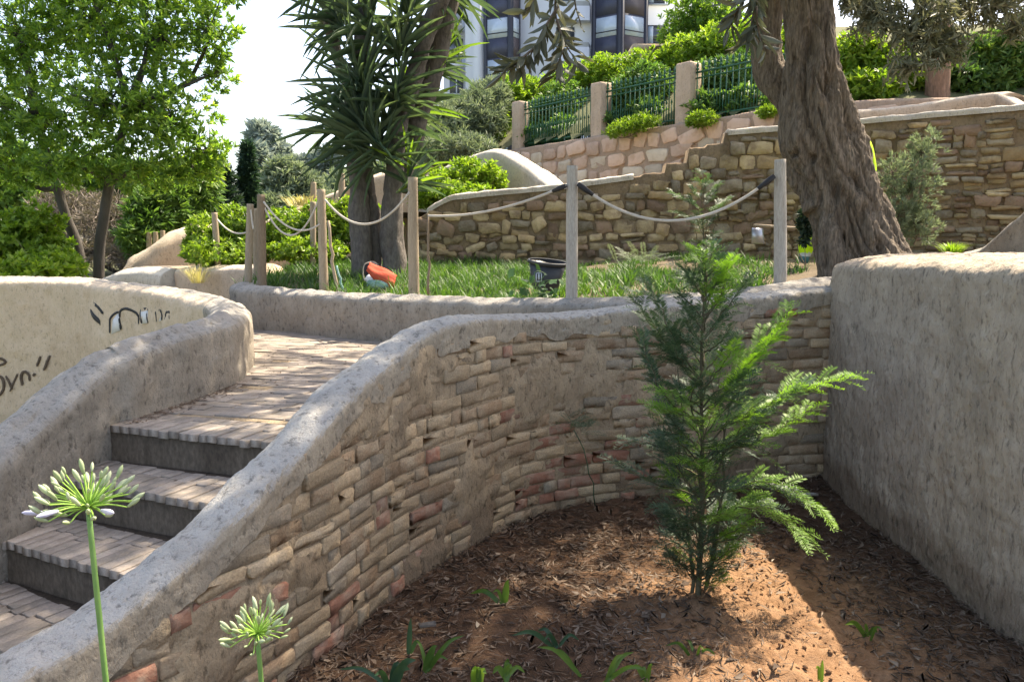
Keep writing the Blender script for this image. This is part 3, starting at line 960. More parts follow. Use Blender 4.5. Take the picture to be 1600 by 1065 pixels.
# inner region as one slab sheet plus skirts hidden under walls
landing = sheet('landing', M['mortar'], -3.4, 1.6, 3.0, 8.6, .05, lambda X, Y: .716 + .003 * fbm(np.stack([X * 4, Y * 4, X * 0], -1), 3, 9), lambda x, y: in_poly(x, y, poly))
its = []
ang = atan2(w0[1], w0[0]) * .75
u = np.array([cos(ang), sin(ang)]); v = np.array([-sin(ang), cos(ang)])
o0 = Lq
for r_ in range(-3, 75):
    sh = (.10 if r_ % 2 else 0) + rng.normal(0, .01)
    for q_ in range(-25, 36):
        c = o0 + v * (.05 + r_ * .099) + u * (q_ * .205 + sh)
        if not in_poly(c[0], c[1], poly): continue
        if np.dot(c - Lq, back0) < .06: continue
        P = np.array([c[0], c[1], .708 + rng.normal(0, .003)])
        pq = proj(P)[0]
        if pq[0] > 660: continue
        a = ang + rng.normal(0, .02)
        Rm = np.column_stack([[cos(a), sin(a), 0], [0, 0, -1.0], [-sin(a), cos(a), 0]])
        its.append(dict(c=P, R=Rm, size=(.196 + rng.normal(0, .003), .03, .090), mat='paver'))
place_pieces(its, unit_paver, 6, None, landing, 'paver', 300, 'small_pavers')

# ---- soil bed
def z_soil(X, Y):
    P = np.stack([X, Y, X * 0], -1)
    mound = .05 * np.exp(-(((X - 1.2) / .6) ** 2 + ((Y - 3.3) / .6) ** 2))
    lim = np.exp(-(((X - 1.2) / .8) ** 2 + ((Y - 3.1) / .8) ** 2))
    return .0 + mound + .022 * fbm(P * 2.2, 3, 61) + .010 * fbm(P * 9, 3, 62) + (.004 + .011 * lim) * fbm(P * 26, 3, 63) + .05 * np.clip((Y - 4.3), 0, 1)
tag(sheet('soil_bed', M['soil'], -3.3, 2.4, -2.5, 1.7, .1, z_soil), kind='structure')
tag(sheet('soil_bed', M['soil'], -2.3, 2.4, 1.7, 5.6, .018, z_soil), kind='structure')

# ---- terrace ground behind C
_cx = np.array([p[0] for p in cp[3:]]); _cy = np.array([p[1] for p in cp[3:]])
def terr_ok(x, y):
    lim = np.interp(x, _cx, _cy)
    a = (x >= cp[3][0]) & (y > lim + .1)
    b2 = (x < cp[3][0]) & (y > 8.6) & (x > -3.0 )
    return a | b2
def z_terr(X, Y):
    base = .99 + .06 * np.clip(Y - 6, 0, 9) + .14 * np.clip((X - .2) / 2.0, 0, 1) + .25 * np.clip((X - 2.3) / 1.0, 0, 1) * np.clip(8.3 - Y, 0, 1)
    return base + .03 * fbm(np.stack([X * 1.5, Y * 1.5, X * 0], -1), 3, 71)
sheet('terrace_ground', M['earth'], -3.2, 9.5, 5.3, 12.5, .1, z_terr, terr_ok)
sheet('terrace_ground', M['earth'], 2.45, 9.5, -2.5, 5.3, .15, lambda X, Y: 1.46 + .02 * fbm(np.stack([X * 2, Y * 2, X * 0], -1), 3, 72))
sheet('garden_ground', M['ground'], -14, -2.8, 8.9, 26, .4, lambda X, Y: .55 + .05 * (Y - 9) + .08 * fbm(np.stack([X * .6, Y * .6, X * 0], -1), 3, 73))

# ---- stone wall F
fp = [(-1.38, 12.0), (-1.42, 11.3), (-1.15, 11.0), (.9, 10.85), (3.0, 10.7), (4.7, 10.45), (6.2, 9.6), (7.6, 8.6), (9.5, 7.6)]
ftop = [(600, 350), (655, 338), (672, 326), (700, 309), (760, 302), (880, 291), (1003, 274), (1004, 270), (1040, 270), (1041, 254), (1074, 254), (1075, 231), (1101, 229), (1102, 224), (1129, 224), (1130, 207), (1230, 199), (1330, 190), (1460, 178), (1600, 166), (1800, 150)]
def f_zt(w):
    out = np.empty(len(w.s))
    for i in range(len(out)):
        x, y = w.p[i, :2]
        q = proj([[x, y, 2.5]])[0]
        out[i] = at(q[0], np.interp(q[0], [a for a, b in ftop], [b for a, b in ftop]), y)[2]
    return out
wall_f = thing('stone_wall', 'long rubble stone retaining wall with stepped top behind the grassy terrace', 'wall', (2, 10.8, 1.3))
wf = Sweep([(x, y, 2.4, 1.0) for x, y in fp], .03, .04, thick=.4, r=.03, crown=.0, amp=.014, freq=6, amp2=.006, freq2=25, seed=53, dzback=.3, zt_fn=f_zt)
wf.mesh('mortar', M['mortar_dark'], wall_f)
def f_coping(p0, p1, name='coping'):
    sel = []
    for i in range(len(wf.s)):
        q = proj([[wf.p[i, 0], wf.p[i, 1], 2.5]])[0, 0]
        if p0 <= q <= p1: sel.append(i)
    sel = sel[::6]
    c = Sweep([(wf.p[i, 0], wf.p[i, 1], wf.zt[i] + .035, wf.zt[i] - .045) for i in sel], .04, .03, thick=.46, r=.03, crown=.01, amp=.010, freq=8, seed=57, offset=.03, dzback=.05)
    c.mesh(name, M['stucco_pale'], wall_f)
f_coping(664, 1000); f_coping(1134, 1900)
items = []
z = 1.22
while z < 3.6:
    h = rng.uniform(.09, .19)
    s = rng.uniform(0, .2)
    while s < wf.s[-1]:
        x, y, nx, ny, zt = wf.at_s(s)
        right = x > 4.2
        w = rng.uniform(.11, .36)
        x, y, nx, ny, zt = wf.at_s(s + w / 2)
        hh = h
        zc = z + h / 2
        if rng.random() < .97:
            sub = [(zc, hh)]
            if (right and rng.random() < .75) or rng.random() < .2:
                sub = [(z + h * .24, h * .48), (z + h * .76, h * .46)]
            for zc2, h2 in sub:
                if zc2 + h2 * .5 > zt - .06: continue
                u = rng.random()
                mt = 'stone_tan' if u < .32 else 'stone_ochre' if u < .5 else 'stone_brown' if u < .76 else 'stone_grey'
                ww = w * rng.uniform(.8, 1.0)
                pr = rng.normal(-.026, .013)
                items.append(dict(c=np.array([x + nx * pr, y + ny * pr, zc2 + rng.normal(0, .015)]), n=(nx, ny), size=(ww * 1.06, .13, h2 * rng.uniform(.85, 1.15)), mat=mt, rot=rng.normal(0, .13 if not right else .05)))
        s += w
    z += h
place_pieces(items, unit_stone, 14, None, wall_f, 'stone', 300, 'small_stones')

# low plastered kerb above F on the right
wk = Sweep([(*at(1338, 182, 11.2)[:2], at(1338, 172, 11.2)[2], 2.9), (*at(1420, 170, 11.2)[:2], at(1420, 164, 11.2)[2], 2.9), (*at(1545, 145, 11.0)[:2], at(1545, 145, 11.0)[2], 2.9), (*at(1562, 147, 10.9)[:2], at(1562, 148, 10.9)[2], 2.9), (*at(1605, 160, 10.6)[:2], at(1605, 165, 10.6)[2], 2.9), (*at(1680, 150, 10.2)[:2], at(1680, 160, 10.2)[2], 2.9)],
           .05, .05, thick=.4, r=.06, amp=.01, freq=5, seed=61, dzback=.3)
tag(wk.mesh('planter_kerb', M['stucco_sand']), 'low sand coloured plaster kerb in front of the hedge above the stone wall at right', 'kerb')

# ---- upper pink stone wall G with pillars and railing
gpts = [(-3.0, 22.0), (0.0, 18.1), (1.62, 16.0), (3.05, 14.2), (4.5, 12.45), (6.2, 11.8), (10, 11.4)]
wall_g = thing('pink_stone_wall', 'sunlit pinkish rubble wall carrying the green railing above the garden', 'wall', (1.6, 16, 2.3))
wg = Sweep([(x, y, 3.75, 1.8) for x, y in gpts], .06, .07, thick=.5, r=.05, crown=.02, amp=.012, freq=3, seed=63, dzback=.5)
wg.mesh('mortar', M['mortar_pink'], wall_g)
items = []
z = 1.95
while z < 3.62:
    h = rng.uniform(.2, .34)
    s = rng.uniform(0, .4)
    while s < wg.s[-1] * .9:
        w = rng.uniform(.26, .6)
        x, y, nx, ny, zt = wg.at_s(s + w / 2)
        if z + h < 3.72:
            u = rng.random()
            pr = rng.normal(-.022, .01)
            items.append(dict(c=np.array([x + nx * pr, y + ny * pr, z + h / 2 + rng.normal(0, .03)]), n=(nx, ny), size=(w * .97, .12, h * rng.uniform(.85, 1.03)), mat='stone_pink' if u < .68 else 'stone_pale', rot=rng.normal(0, .12)))
        s += w + .03
    z += h + .015
place_pieces(items, unit_stone, 10, None, wall_g, 'stone', 200, 'small_stones')

# path between F and G, hill behind
sheet('upper_path', M['earth'], -2.6, 8.5, 11.0, 21, .3, lambda X, Y: 2.05 + 1.0 * np.clip((X - 1.2) / 3.2, 0, 1) + .04 * fbm(np.stack([X, Y, X * 0], -1), 2, 81), lambda x, y: y > np.interp(x, [-3, -1.4, .9, 3, 4.7, 6.2, 9.5], [12, 11.3, 11, 10.9, 10.7, 9.9, 8.0]) + .1)
gx = np.array([p[0] for p in gpts]); gy = np.array([p[1] for p in gpts])
def z_hill(X, Y):
    q = np.clip((Y - np.interp(X, gx, gy)) * .75, 0, 40)
    return 3.66 + .5 * np.minimum(q, 4.5) + .08 * q + .1 * fbm(np.stack([X * .3, Y * .3, X * 0], -1), 3, 83)
sheet('hillside', M['ground'], -3.0, 30, 11.5, 46, .25, z_hill, lambda x, y: y > np.interp(x, gx, gy) + .3)

# ---- plastered parapet in front of G's left end (stair parapet) and garden parapets on the left
def px_wall(name, mat, label, cat, pts, zb, thick, r, seed, amp=.012, ds=.04, dz=.05):
    """pts: (px, py of the top edge, y distance)"""
    P = [at(a, b2, d) for a, b2, d in pts]
    w = Sweep([(p[0], p[1], p[2], zb) for p in P], ds, dz, thick=thick, r=r, crown=.03, amp=amp, freq=5, amp2=.004, freq2=22, seed=seed, dzback=.2)
    tag(w.mesh(name, M[mat]), label, cat)
    return w
px_wall('stair_parapet', 'stucco_pale', 'pale rounded plaster parapet humped above the bush, at the foot of the pink wall', 'parapet',
        [(560, 305, 13.6), (640, 285, 13.4), (700, 256, 13.2), (736, 241, 13.0), (764, 233, 12.8), (790, 240, 12.6), (822, 262, 12.3), (862, 292, 11.9), (900, 315, 11.7)], 1.6, .5, .1, 71)
px_wall('sloping_parapet', 'stucco_sand', 'sandy sloping parapet rising to the right behind the hedge, grey tuft of straw on it', 'parapet',
        [(395, 352, 13.5), (440, 334, 13.5), (480, 316, 13.4), (530, 296, 13.3), (575, 276, 13.2), (640, 262, 13.2)], .8, .45, .1, 72)
px_wall('mound_parapet', 'stucco_sand', 'broad sandy plastered parapet sweeping up behind the block at left', 'parapet',
        [(150, 452, 12.0), (190, 420, 12.1), (215, 398, 12.2), (250, 374, 12.3), (275, 361, 12.4), (302, 354, 12.5), (340, 350, 12.6), (385, 349, 12.8)], .2, 1.0, .25, 73)
px_wall('end_block', 'stucco_pale', 'bright cream plastered block with rounded top beyond the graffiti wall', 'wall',
        [(150, 436, 10.8), (175, 424, 10.6), (215, 421, 10.4), (250, 424, 10.2)], .2, .5, .12, 74)
px_wall('hedge_kerb', 'stucco_sand', 'pinkish plastered kerb under the clipped hedge left of the grass', 'kerb',
        [(268, 428, 10.9), (272, 421, 10.4), (285, 419, 10.1), (320, 418.5, 9.9), (360, 418, 9.5), (395, 416, 9.3)], .2, .5, .08, 75)
gs = thing('garden_steps', 'three small sandy steps between the cream block and the hedge kerb', 'steps', (-4.75, 10.6, .8))
for i in range(4):
    c = at(258, 458 - i * 14, 10.7 + i * .35)
    mb = MB().box([c[0] + .05, c[1], c[2] - .3], [.9, .36, .6]); mb.build('step', M['stucco_sand'], gs)
px_wall('corner_parapet', 'stucco_grey', 'sloping grey plaster parapet rising out of frame behind the right wall', 'parapet',
        [(1500, 402, 7.6), (1532, 388, 7.5), (1600, 326, 7.2), (1660, 270, 7.0), (1720, 215, 6.8)], .9, .5, .06, 76)
# ------------------------------------------------------------------ vegetation
def perp(D):
    D = nrm(D)
    ref = np.where(np.abs(D[:, 2:3]) < .9, np.array([[0, 0, 1.0]]), np.array([[0, 1.0, 0]]))
    u = nrm(np.cross(D, ref))
    return u, np.cross(D, u)

def leafcloud(C, D, n, L, W, amin=20, amax=85, back=.5, lv=.3, g=rng):
    C = np.asarray(C, float); D = nrm(np.asarray(D, float))
    C = np.repeat(C, n, 0); D = np.repeat(D, n, 0)
    m = len(C)
    u, v = perp(D)
    ph = g.uniform(0, 2 * pi, m)[:, None]; a = np.radians(g.uniform(amin, amax, m))[:, None]
    d = np.cos(a) * D + np.sin(a) * (np.cos(ph) * u + np.sin(ph) * v)
    N = nrm(D - d * np.sum(D * d, 1, keepdims=True) + g.normal(0, .35, (m, 3)))
    Sd = nrm(np.cross(d, N))
    N = np.cross(Sd, d)
    l = (L * g.uniform(1 - lv, 1 + lv, m))[:, None]; w = (W * g.uniform(.8, 1.2, m))[:, None]
    B = C - D * l * g.uniform(0, back, m)[:, None]
    V = np.stack([B, B + d * l * .5 + Sd * w * .5 + N * w * .12, B + d * l - N * l * .08, B + d * l * .5 - Sd * w * .5 + N * w * .12], 1).reshape(-1, 3)
    k = np.arange(m)[:, None] * 4
    F = np.concatenate([k + np.array([[0, 1, 2]]), k + np.array([[0, 2, 3]])])
    return V, F

def blob_points(blobs, n, shell=.45, g=rng):
    """blobs: (centre, radii); returns points and outward directions"""
    vol = np.array([(r[0] * r[1] * r[2]) ** (2 / 3) for c, r in blobs]); vol = vol / vol.sum()
    idx = g.choice(len(blobs), n, p=vol)
    d = nrm(g.normal(0, 1, (n, 3)))
    rad = g.uniform(0, 1, n)[:, None] ** shell
    c = np.array([b[0] for b in blobs])[idx]; r = np.array([b[1] for b in blobs])[idx]
    return c + d * rad * r, nrm(d / r + 1e-6)

def limb(a, b, r0, r1, bend=.1, n=7, g=rng):
    a, b = np.asarray(a, float), np.asarray(b, float)
    t = np.linspace(0, 1, n)[:, None]
    off = g.normal(0, bend, 3) * np.linalg.norm(b - a)
    P = a + (b - a) * t + off * np.sin(pi * t) + g.normal(0, .012, (n, 3)) * np.linalg.norm(b - a)
    P[0] = a; P[-1] = b
    return P, np.linspace(r0, r1, n)

def plant(name, label, cat, base, blobs, n, nl, L, W, leaf, bark='twig', trunk_r=.04, group=None, up=.5, amin=20, amax=85, shell=.45, trunk=None, stem_name='stem', foliage_name='foliage', twig_every=12, drop=None, twr=.006, jit=.4):
    t = thing(name, label, cat, base, group)
    P, D = blob_points(blobs, n, shell)
    D = nrm(D + np.array([0, 0, up]) + rng.normal(0, jit, D.shape))
    if drop is not None:
        k = ~drop(P); P, D = P[k], D[k]
    V, F = leafcloud(P, D, nl, L, W, amin, amax)
    link(foliage_name, mesh_from(foliage_name, V, [F], M[leaf]), t)
    mb = MB()
    if trunk is not None:
        for tp, tr in trunk: mb.tube(curve(tp, max(8, len(tp) * 5)) if len(tp) > 2 else tp, np.interp(np.linspace(0, 1, max(8, len(tp) * 5) if len(tp) > 2 else len(tp)), np.linspace(0, 1, len(tr)), tr), 9)
        src = np.array([p for tp, _ in trunk for p in tp[-2:]])
    else:
        src = np.array([base])
    cs = []
    for c, r in blobs:
        s0 = src[np.argmin(np.linalg.norm(src - c, axis=1))]
        mb.tube(*limb(s0, c, trunk_r, trunk_r * .35), 6)
        cs.append(c)
    cs = np.array(cs)
    for p in P[::twig_every]:
        c = cs[np.argmin(np.linalg.norm(cs - p, axis=1))]
        mb.tube(*limb(c, p, twr, twr * .4, .08, 4), 3, cap=False)
    mb.build(stem_name, M[bark], t, True)
    return t

def B(px, py, d, rx, ry=None, rd=None):
    """ellipsoid blob given where it is seen"""
    s = d / FPX
    ry = ry or rx
    return (at(px, py, d), np.array([rx * s, (rd or rx) * s, ry * s]))

# --- left tree: two dark trunks, bright whorled leaves
base1, base2 = at(130, 470, 12.4), at(152, 470, 12.2)
blobs = [B(40, 60, 12.5, 95, 80), B(150, 40, 12.2, 90, 75), B(255, 60, 12, 85, 70), B(330, 40, 12, 45, 55), B(60, 190, 12, 100, 75), B(170, 165, 11.6, 95, 80), B(270, 190, 11.8, 75, 70),
         B(325, 235, 12, 40, 32), B(-40, 130, 12.5, 90, 110), B(110, 255, 11.5, 75, 42), B(215, 265, 11.7, 70, 38), B(30, 270, 12.2, 60, 40), B(130, -60, 12.3, 160, 70), B(285, -50, 12.2, 120, 60), B(345, 110, 12.3, 25, 40), B(310, 268, 12.1, 45, 25)]
plant('broadleaf_tree', 'leafy tree with two slender dark trunks and bright yellow green leaf tips at left', 'tree', base1, blobs, 4300, 11, .115, .036, 'leaf_tree', 'bark_dark', .05,
      trunk=[([base1 - [0, 0, .5], at(124, 400, 12.4), at(104, 340, 12.3), at(90, 295, 12.2), at(60, 200, 12.2)], [.09, .08, .07, .065, .045]),
             ([base2 - [0, 0, .5], at(155, 400, 12.2), at(163, 340, 12.1), at(171, 290, 12), at(200, 170, 12)], [.085, .08, .075, .07, .045])],
      stem_name='trunk', foliage_name='crown', twig_every=9, twr=.012, up=.7)

# --- shrubs left
plant('garden_shrub', 'bright green dense shrub low behind the graffiti wall at far left', 'shrub', at(50, 450, 11), [B(20, 375, 11.3, 60, 50), B(62, 370, 11.5, 50, 52), B(86, 414, 11.2, 38, 28), B(-40, 390, 11.3, 60, 60), B(60, 420, 10.8, 70, 30)], 1500, 9, .10, .05, 'leaf_lime', up=.6)
plant('bare_bramble', 'tangle of bare grey brown brush behind the left tree', 'shrub', at(210, 440, 17), [B(180, 345, 17, 60, 42), B(235, 355, 17.5, 45, 36), B(240, 400, 16, 70, 28), B(110, 330, 18, 60, 40), B(160, 390, 16.5, 60, 30)], 1500, 7, .22, .018, 'bramble', 'bark_dark', .05, twig_every=5, twr=.02, up=.1)
plant('weeping_tree', 'pale green feathery tree above the sandy mound at left', 'tree', at(255, 400, 22), [B(260, 320, 16, 45, 45), B(232, 345, 15.5, 34, 45), B(295, 295, 16.5, 45, 40), B(215, 372, 15.2, 26, 24)], 1600, 10, .24, .045, 'leaf_mid', 'bark_dark', .07, up=-.5, stem_name='trunk', foliage_name='crown')
plant('juniper_tree', 'dark blackish green conifer standing left of the slim cypress', 'tree', at(330, 400, 24), [B(330, 290, 24, 34, 45), B(318, 330, 24, 30, 25), B(352, 325, 24, 25, 25), B(325, 262, 24, 22, 22)], 900, 12, .3, .09, 'leaf_dark', 'bark_dark', .1, stem_name='trunk', foliage_name='crown', up=.8)
cyp = [B(387, 318 - i * 14, 25, 18 - i * 2.0, 14) for i in range(7)]
plant('cypress_tree', 'slim pointed dark green cypress left of the posts', 'tree', at(387, 400, 25), cyp, 1000, 10, .26, .07, 'leaf_cypress', 'bark_dark', .03, trunk=[([at(387, 400, 25), at(387, 330, 25), at(387, 250, 25)], [.1, .08, .03])], twr=.01, stem_name='trunk', foliage_name='crown', up=2.0, shell=.5, jit=.2)
plant('pale_tree', 'soft light green tree spreading right of the slim cypress', 'tree', at(450, 400, 30), [B(445, 290, 30, 42, 42), B(430, 325, 29, 40, 25), B(475, 300, 30, 30, 35), B(500, 320, 30, 40, 25)], 1700, 10, .34, .08, 'leaf_grey', 'bark_dark', .12, stem_name='trunk', foliage_name='crown', up=.2)
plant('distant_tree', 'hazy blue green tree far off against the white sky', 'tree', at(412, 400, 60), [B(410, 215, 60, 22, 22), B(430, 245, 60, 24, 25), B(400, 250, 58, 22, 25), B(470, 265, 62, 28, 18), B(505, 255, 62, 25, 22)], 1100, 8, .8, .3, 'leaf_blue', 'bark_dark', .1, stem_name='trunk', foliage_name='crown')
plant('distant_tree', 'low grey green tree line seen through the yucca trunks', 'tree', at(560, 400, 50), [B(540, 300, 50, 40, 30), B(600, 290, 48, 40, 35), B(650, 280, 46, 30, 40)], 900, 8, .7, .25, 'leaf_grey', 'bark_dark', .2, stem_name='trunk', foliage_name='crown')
plant('background_tree', 'dense mid green trees filling the gap behind the left tree', 'tree', at(60, 400, 30), [B(30, 290, 30, 90, 60), B(130, 300, 32, 80, 60), B(-60, 260, 30, 100, 90), B(210, 290, 32, 50, 40)], 1800, 8, .4, .14, 'leaf_mid', 'bark_dark', .15, stem_name='trunk', foliage_name='crown')
# clipped hedge behind the posts
plant('hedge_shrub', 'rounded glossy green hedge shrub on the pinkish kerb, behind the leaning post', 'shrub', at(345, 430, 10.6), [B(330, 375, 10.6, 42, 42), B(375, 365, 10.6, 42, 48), B(350, 395, 10.3, 62, 24), B(395, 380, 10.6, 30, 38), B(303, 392, 10.4, 20, 22)], 1400, 9, .075, .032, 'leaf_hedge', up=.9, shell=.35)
plant('hedge_shrub', 'dark lower hedge shrub filling the space between the paired posts and the yucca', 'shrub', at(480, 430, 10.8), [B(450, 365, 10.8, 45, 42), B(505, 355, 10.9, 42, 45), B(545, 350, 11, 32, 42), B(480, 390, 10.5, 65, 20), B(590, 360, 11.2, 40, 40)], 1700, 9, .075, .032, 'leaf_hedge', up=.9, shell=.35)
plant('rounded_shrub', 'bright green leafy bush spilling over the left end of the stone wall', 'shrub', at(715, 320, 12.3), [B(690, 290, 12.3, 40, 26), B(735, 275, 12.4, 40, 28), B(770, 280, 12.2, 22, 26), B(665, 305, 11.9, 28, 20), B(715, 300, 11.9, 60, 14)], 1300, 9, .085, .034, 'leaf_lime', up=.8, shell=.35)
plant('feathery_tree', 'pale grey green feathery tree between the yucca and the first stone pillar', 'tree', at(720, 300, 19), [B(700, 200, 19, 45, 45), B(745, 190, 19.5, 45, 50), B(670, 225, 18.5, 40, 35), B(720, 235, 18, 60, 25), B(765, 160, 20, 35, 35)], 2600, 11, .20, .028, 'leaf_grey', 'twig', .05, up=.1, stem_name='trunk', foliage_name='crown', twig_every=10)
# behind the railing
fence_sh = [
 ('vine covered shrub glowing yellow green left of the first railing bay', 'leaf_lime', [B(800, 150, 20.5, 30, 32), B(780, 190, 20, 24, 30), B(835, 144, 21, 35, 25), B(775, 225, 19.6, 18, 22)], 900),
 ('deep green shrub right behind the first railing bay', 'leaf_mid', [B(850, 190, 19, 42, 38), B(880, 165, 18.7, 40, 38), B(838, 214, 18.3, 28, 24), B(880, 205, 17.7, 30, 24)], 1300),
 ('yellow green climber crest above the second stone pillar', 'leaf_lime', [B(900, 126, 20, 42, 24), B(945, 112, 19.5, 45, 26), B(870, 142, 20, 30, 18)], 900),
 ('mixed green shrub right behind the second railing bay', 'leaf_mid', [B(965, 160, 16.7, 35, 36), B(1010, 140, 16.2, 40, 42), B(960, 192, 16.2, 28, 24), B(1010, 178, 15.6, 30, 26)], 1300),
 ('yellow green bush above the third stone pillar', 'leaf_lime', [B(1010, 104, 18, 45, 24), B(1070, 85, 17.5, 45, 30), B(1120, 70, 17, 40, 32)], 1000),
 ('tall green leafy bush behind the third railing bay', 'leaf_mid', [B(1110, 135, 15, 45, 40), B(1165, 125, 14.6, 45, 45), B(1210, 140, 14.2, 30, 35), B(1105, 168, 14.3, 36, 24), B(1170, 160, 13.8, 36, 26), B(1220, 165, 13.2, 30, 24)], 1600),
 ('rounded green tree with reddish tips standing above the railing', 'leaf_tree', [B(1075, 40, 21, 45, 35), B(1110, 25, 20.5, 45, 35), B(1050, 60, 21, 25, 22), B(1140, 45, 20, 35, 35), B(1095, -20, 21, 60, 30)], 1300),
 ('bright sunlit bush close behind the olive trunk', 'leaf_lime', [B(1190, 65, 16, 40, 40), B(1225, 90, 15.5, 35, 40)], 800),
 ('vivid green hedge bush right of the olive trunk, above the wall', 'leaf_lime', [B(1340, 90, 13.2, 45, 40), B(1385, 110, 13, 45, 40), B(1350, 140, 12.8, 55, 28), B(1420, 130, 13, 40, 32)], 1500),
 ('darker bluish hedge bush at the top right corner, right of the reddish trunk', 'leaf_mid', [B(1520, 100, 13, 45, 45), B(1565, 110, 12.8, 45, 45), B(1600, 80, 12.8, 60, 55), B(1500, 125, 12.7, 35, 25)], 1500),
]
for lb, lf, bl, n in fence_sh:
    plant('hillside_shrub', lb, 'shrub', bl[0][0] - np.array([0, 0, bl[0][1][2] * 1.2]), bl, n, 9, .12, .046, lf, group='shrubs growing behind the railing and wall', up=.7, shell=.4)
for lb, bl, n in [('tuft of yellow green weeds at the foot of the second railing bay', [B(985, 197, 14.9, 30, 15), B(1010, 190, 14.6, 24, 12), B(960, 205, 15.2, 20, 10)], 420),
                  ('small yellow green weeds at the foot of the third railing bay', [B(1100, 185, 13.6, 24, 12), B(1085, 190, 13.7, 16, 8)], 260),
                  ('sparse weeds by the olive limb on the pink wall', [B(1200, 175, 12.7, 18, 9)], 110)]:
    plant('wall_weeds', lb, 'weeds', bl[0][0] - np.array([0, 0, bl[0][1][2]]), bl, n, 8, .075, .02, 'leaf_lime', group='weeds along the foot of the railing', up=1.2, trunk_r=.01)

# young willowy bush before the wall at right
plant('willowy_bush', 'tall thin grey green bush in front of the stone wall, right of the olive', 'shrub', at(1410, 400, 8.6), [B(1425, 290, 8.6, 42, 55), B(1440, 240, 8.7, 34, 40), B(1400, 340, 8.5, 40, 42), B(1430, 350, 8.5, 40, 35), B(1395, 270, 8.5, 24, 34)], 560, 12, .07, .011, 'leaf_grey', 'twig', .012, up=1.0, amin=10, amax=60, shell=.6, twig_every=3, twr=.004)
plant('dark_sprig', 'small dark leafy shoot in the gap between right post and olive trunk', 'plant', at(1262, 425, 8.0), [B(1262, 345, 8.0, 16, 24), B(1258, 372, 8.0, 10, 14)], 110, 8, .06, .028, 'leaf_dark', 'twig', .006, up=.6, twig_every=3, twr=.003)

# --- yucca: two trunks, a leaning one, stiff blades
yd = 9.4
yb1, yb2 = at(566, 432, yd), at(617, 432, yd)
yucca = thing('yucca_tree', 'big dark yucca with grey trunks and stiff sword leaves behind the posts', 'tree', yb1)
def rough_tube(path, rad, k, amp, fr, seed, nz=60, stretch=.35, twist=0.0, ridges=0, ridge_amp=0.0):
    P = curve(path, None); P = resample(P, nz, 3)
    R = np.interp(np.linspace(0, 1, nz), np.linspace(0, 1, len(rad)), rad)
    V, F = tube(P, R, k)
    ax = np.repeat(P, k, 0)
    out = nrm(V - ax)
    Q = V * fr * np.array([1, 1, stretch])
    d = fbm(Q, 4, seed, .6) * amp
    if ridges:
        a = np.tile(np.linspace(0, 2 * pi, k, endpoint=False), nz)
        h = np.repeat(np.linspace(0, 1, nz), k)
        fr2 = fbm(V * np.array([26, 26, 7]) , 3, seed + 60)
        d = d + .016 * (.5 - np.abs(fr2))
        Q2 = (V - ax * np.array([1, 1, 0])) * np.array([11, 11, 1.6]) + np.column_stack([h * 0, h * 0, a * 0])
        d = d - .05 * (1 - np.abs(fbm(Q2, 2, seed + 30))).clip(0, 1) ** 5 * np.repeat(R, k) / .3
        d = d + ridge_amp * np.repeat(R, k) * np.sin(a * ridges + h * twist + 2.2 * fbm(np.column_stack([np.cos(a), np.sin(a), h * 2.2]), 2, seed + 9))
    return V + out * d[:, None], F
trk = [([yb1 - [0, 0, .3], at(566, 400, yd), at(562, 330, yd), at(560, 250, yd), at(566, 100, yd), at(575, -60, yd)], [.155, .135, .115, .105, .095, .095]),
       ([at(584, 430, yd + .1), at(586, 380, yd + .1), at(580, 300, yd + .15), at(560, 200, yd + .3), at(520, 60, yd + .4), at(500, -60, yd + .4)], [.09, .08, .075, .07, .07, .07]),
       ([yb2 - [0, 0, .3], at(617, 400, yd), at(612, 340, yd), at(616, 270, yd), at(628, 190, yd), at(655, 90, yd), at(690, -10, yd - .1), at(712, -80, yd - .1)], [.17, .145, .12, .105, .095, .095, .105, .115]),
       ([at(630, 300, yd + .2), at(645, 220, yd + .3), at(672, 120, yd + .3), at(695, 20, yd + .3), at(705, -60, yd + .3)], [.1, .12, .13, .14, .14])]
for tp, tr in trk:
    V, F = rough_tube(tp, tr, 20, .028, 9, 7, 70)
    link('trunk', mesh_from('trunk', V, F, M['bark_grey'], True), yucca)
def blade_unit(seed):
    r = np.random.default_rng(seed)
    n = 6
    t = np.linspace(0, 1, n)
    w = np.interp(t, [0, .08, .35, .8, 1], [.55, .8, 1, .6, .03]) * .5
    dr = -r.uniform(.0, .16) * t ** 2.2
    x = np.column_stack([w, t, dr + .12 * w]); y = np.column_stack([-w, t, dr + .12 * w]); c = np.column_stack([0 * t, t, dr])
    V = np.stack([x, c, y], 1).reshape(-1, 3)
    return V, grid_faces(n, 3)
bu = [blade_unit(i) for i in range(6)]
blades = []
ros = []   # (centre, axis, count, length, lit)
def R_(px, py, dd, ax, n, L, lit=0): ros.append((at(px, py, yd + dd), nrm(np.array(ax, float)), n, L, lit))
R_(565, 195, -.35, (-.25, -.3, .9), 80, .85); R_(590, 225, -.4, (-.3, -.35, .75), 64, .72); R_(560, 120, -.2, (-.35, 0, .9), 80, .85)
R_(520, 20, .3, (-.5, 0, .8), 75, .8); R_(575, 30, -.1, (-.1, -.2, 1), 80, .85); R_(625, 70, -.1, (.1, -.2, 1), 70, .8)
R_(620, 140, -.2, (.1, -.2, 1), 75, .8); R_(530, 190, .2, (-.7, 0, .5), 55, .8); R_(560, 245, -.2, (-.7, -.2, .4), 32, .62)
R_(655, 160, .5, (.6, .1, .7), 60, .7, 1); R_(690, 90, .5, (.6, .2, .6), 55, .65, 1); R_(640, 10, .3, (.2, .1, 1), 60, .75)
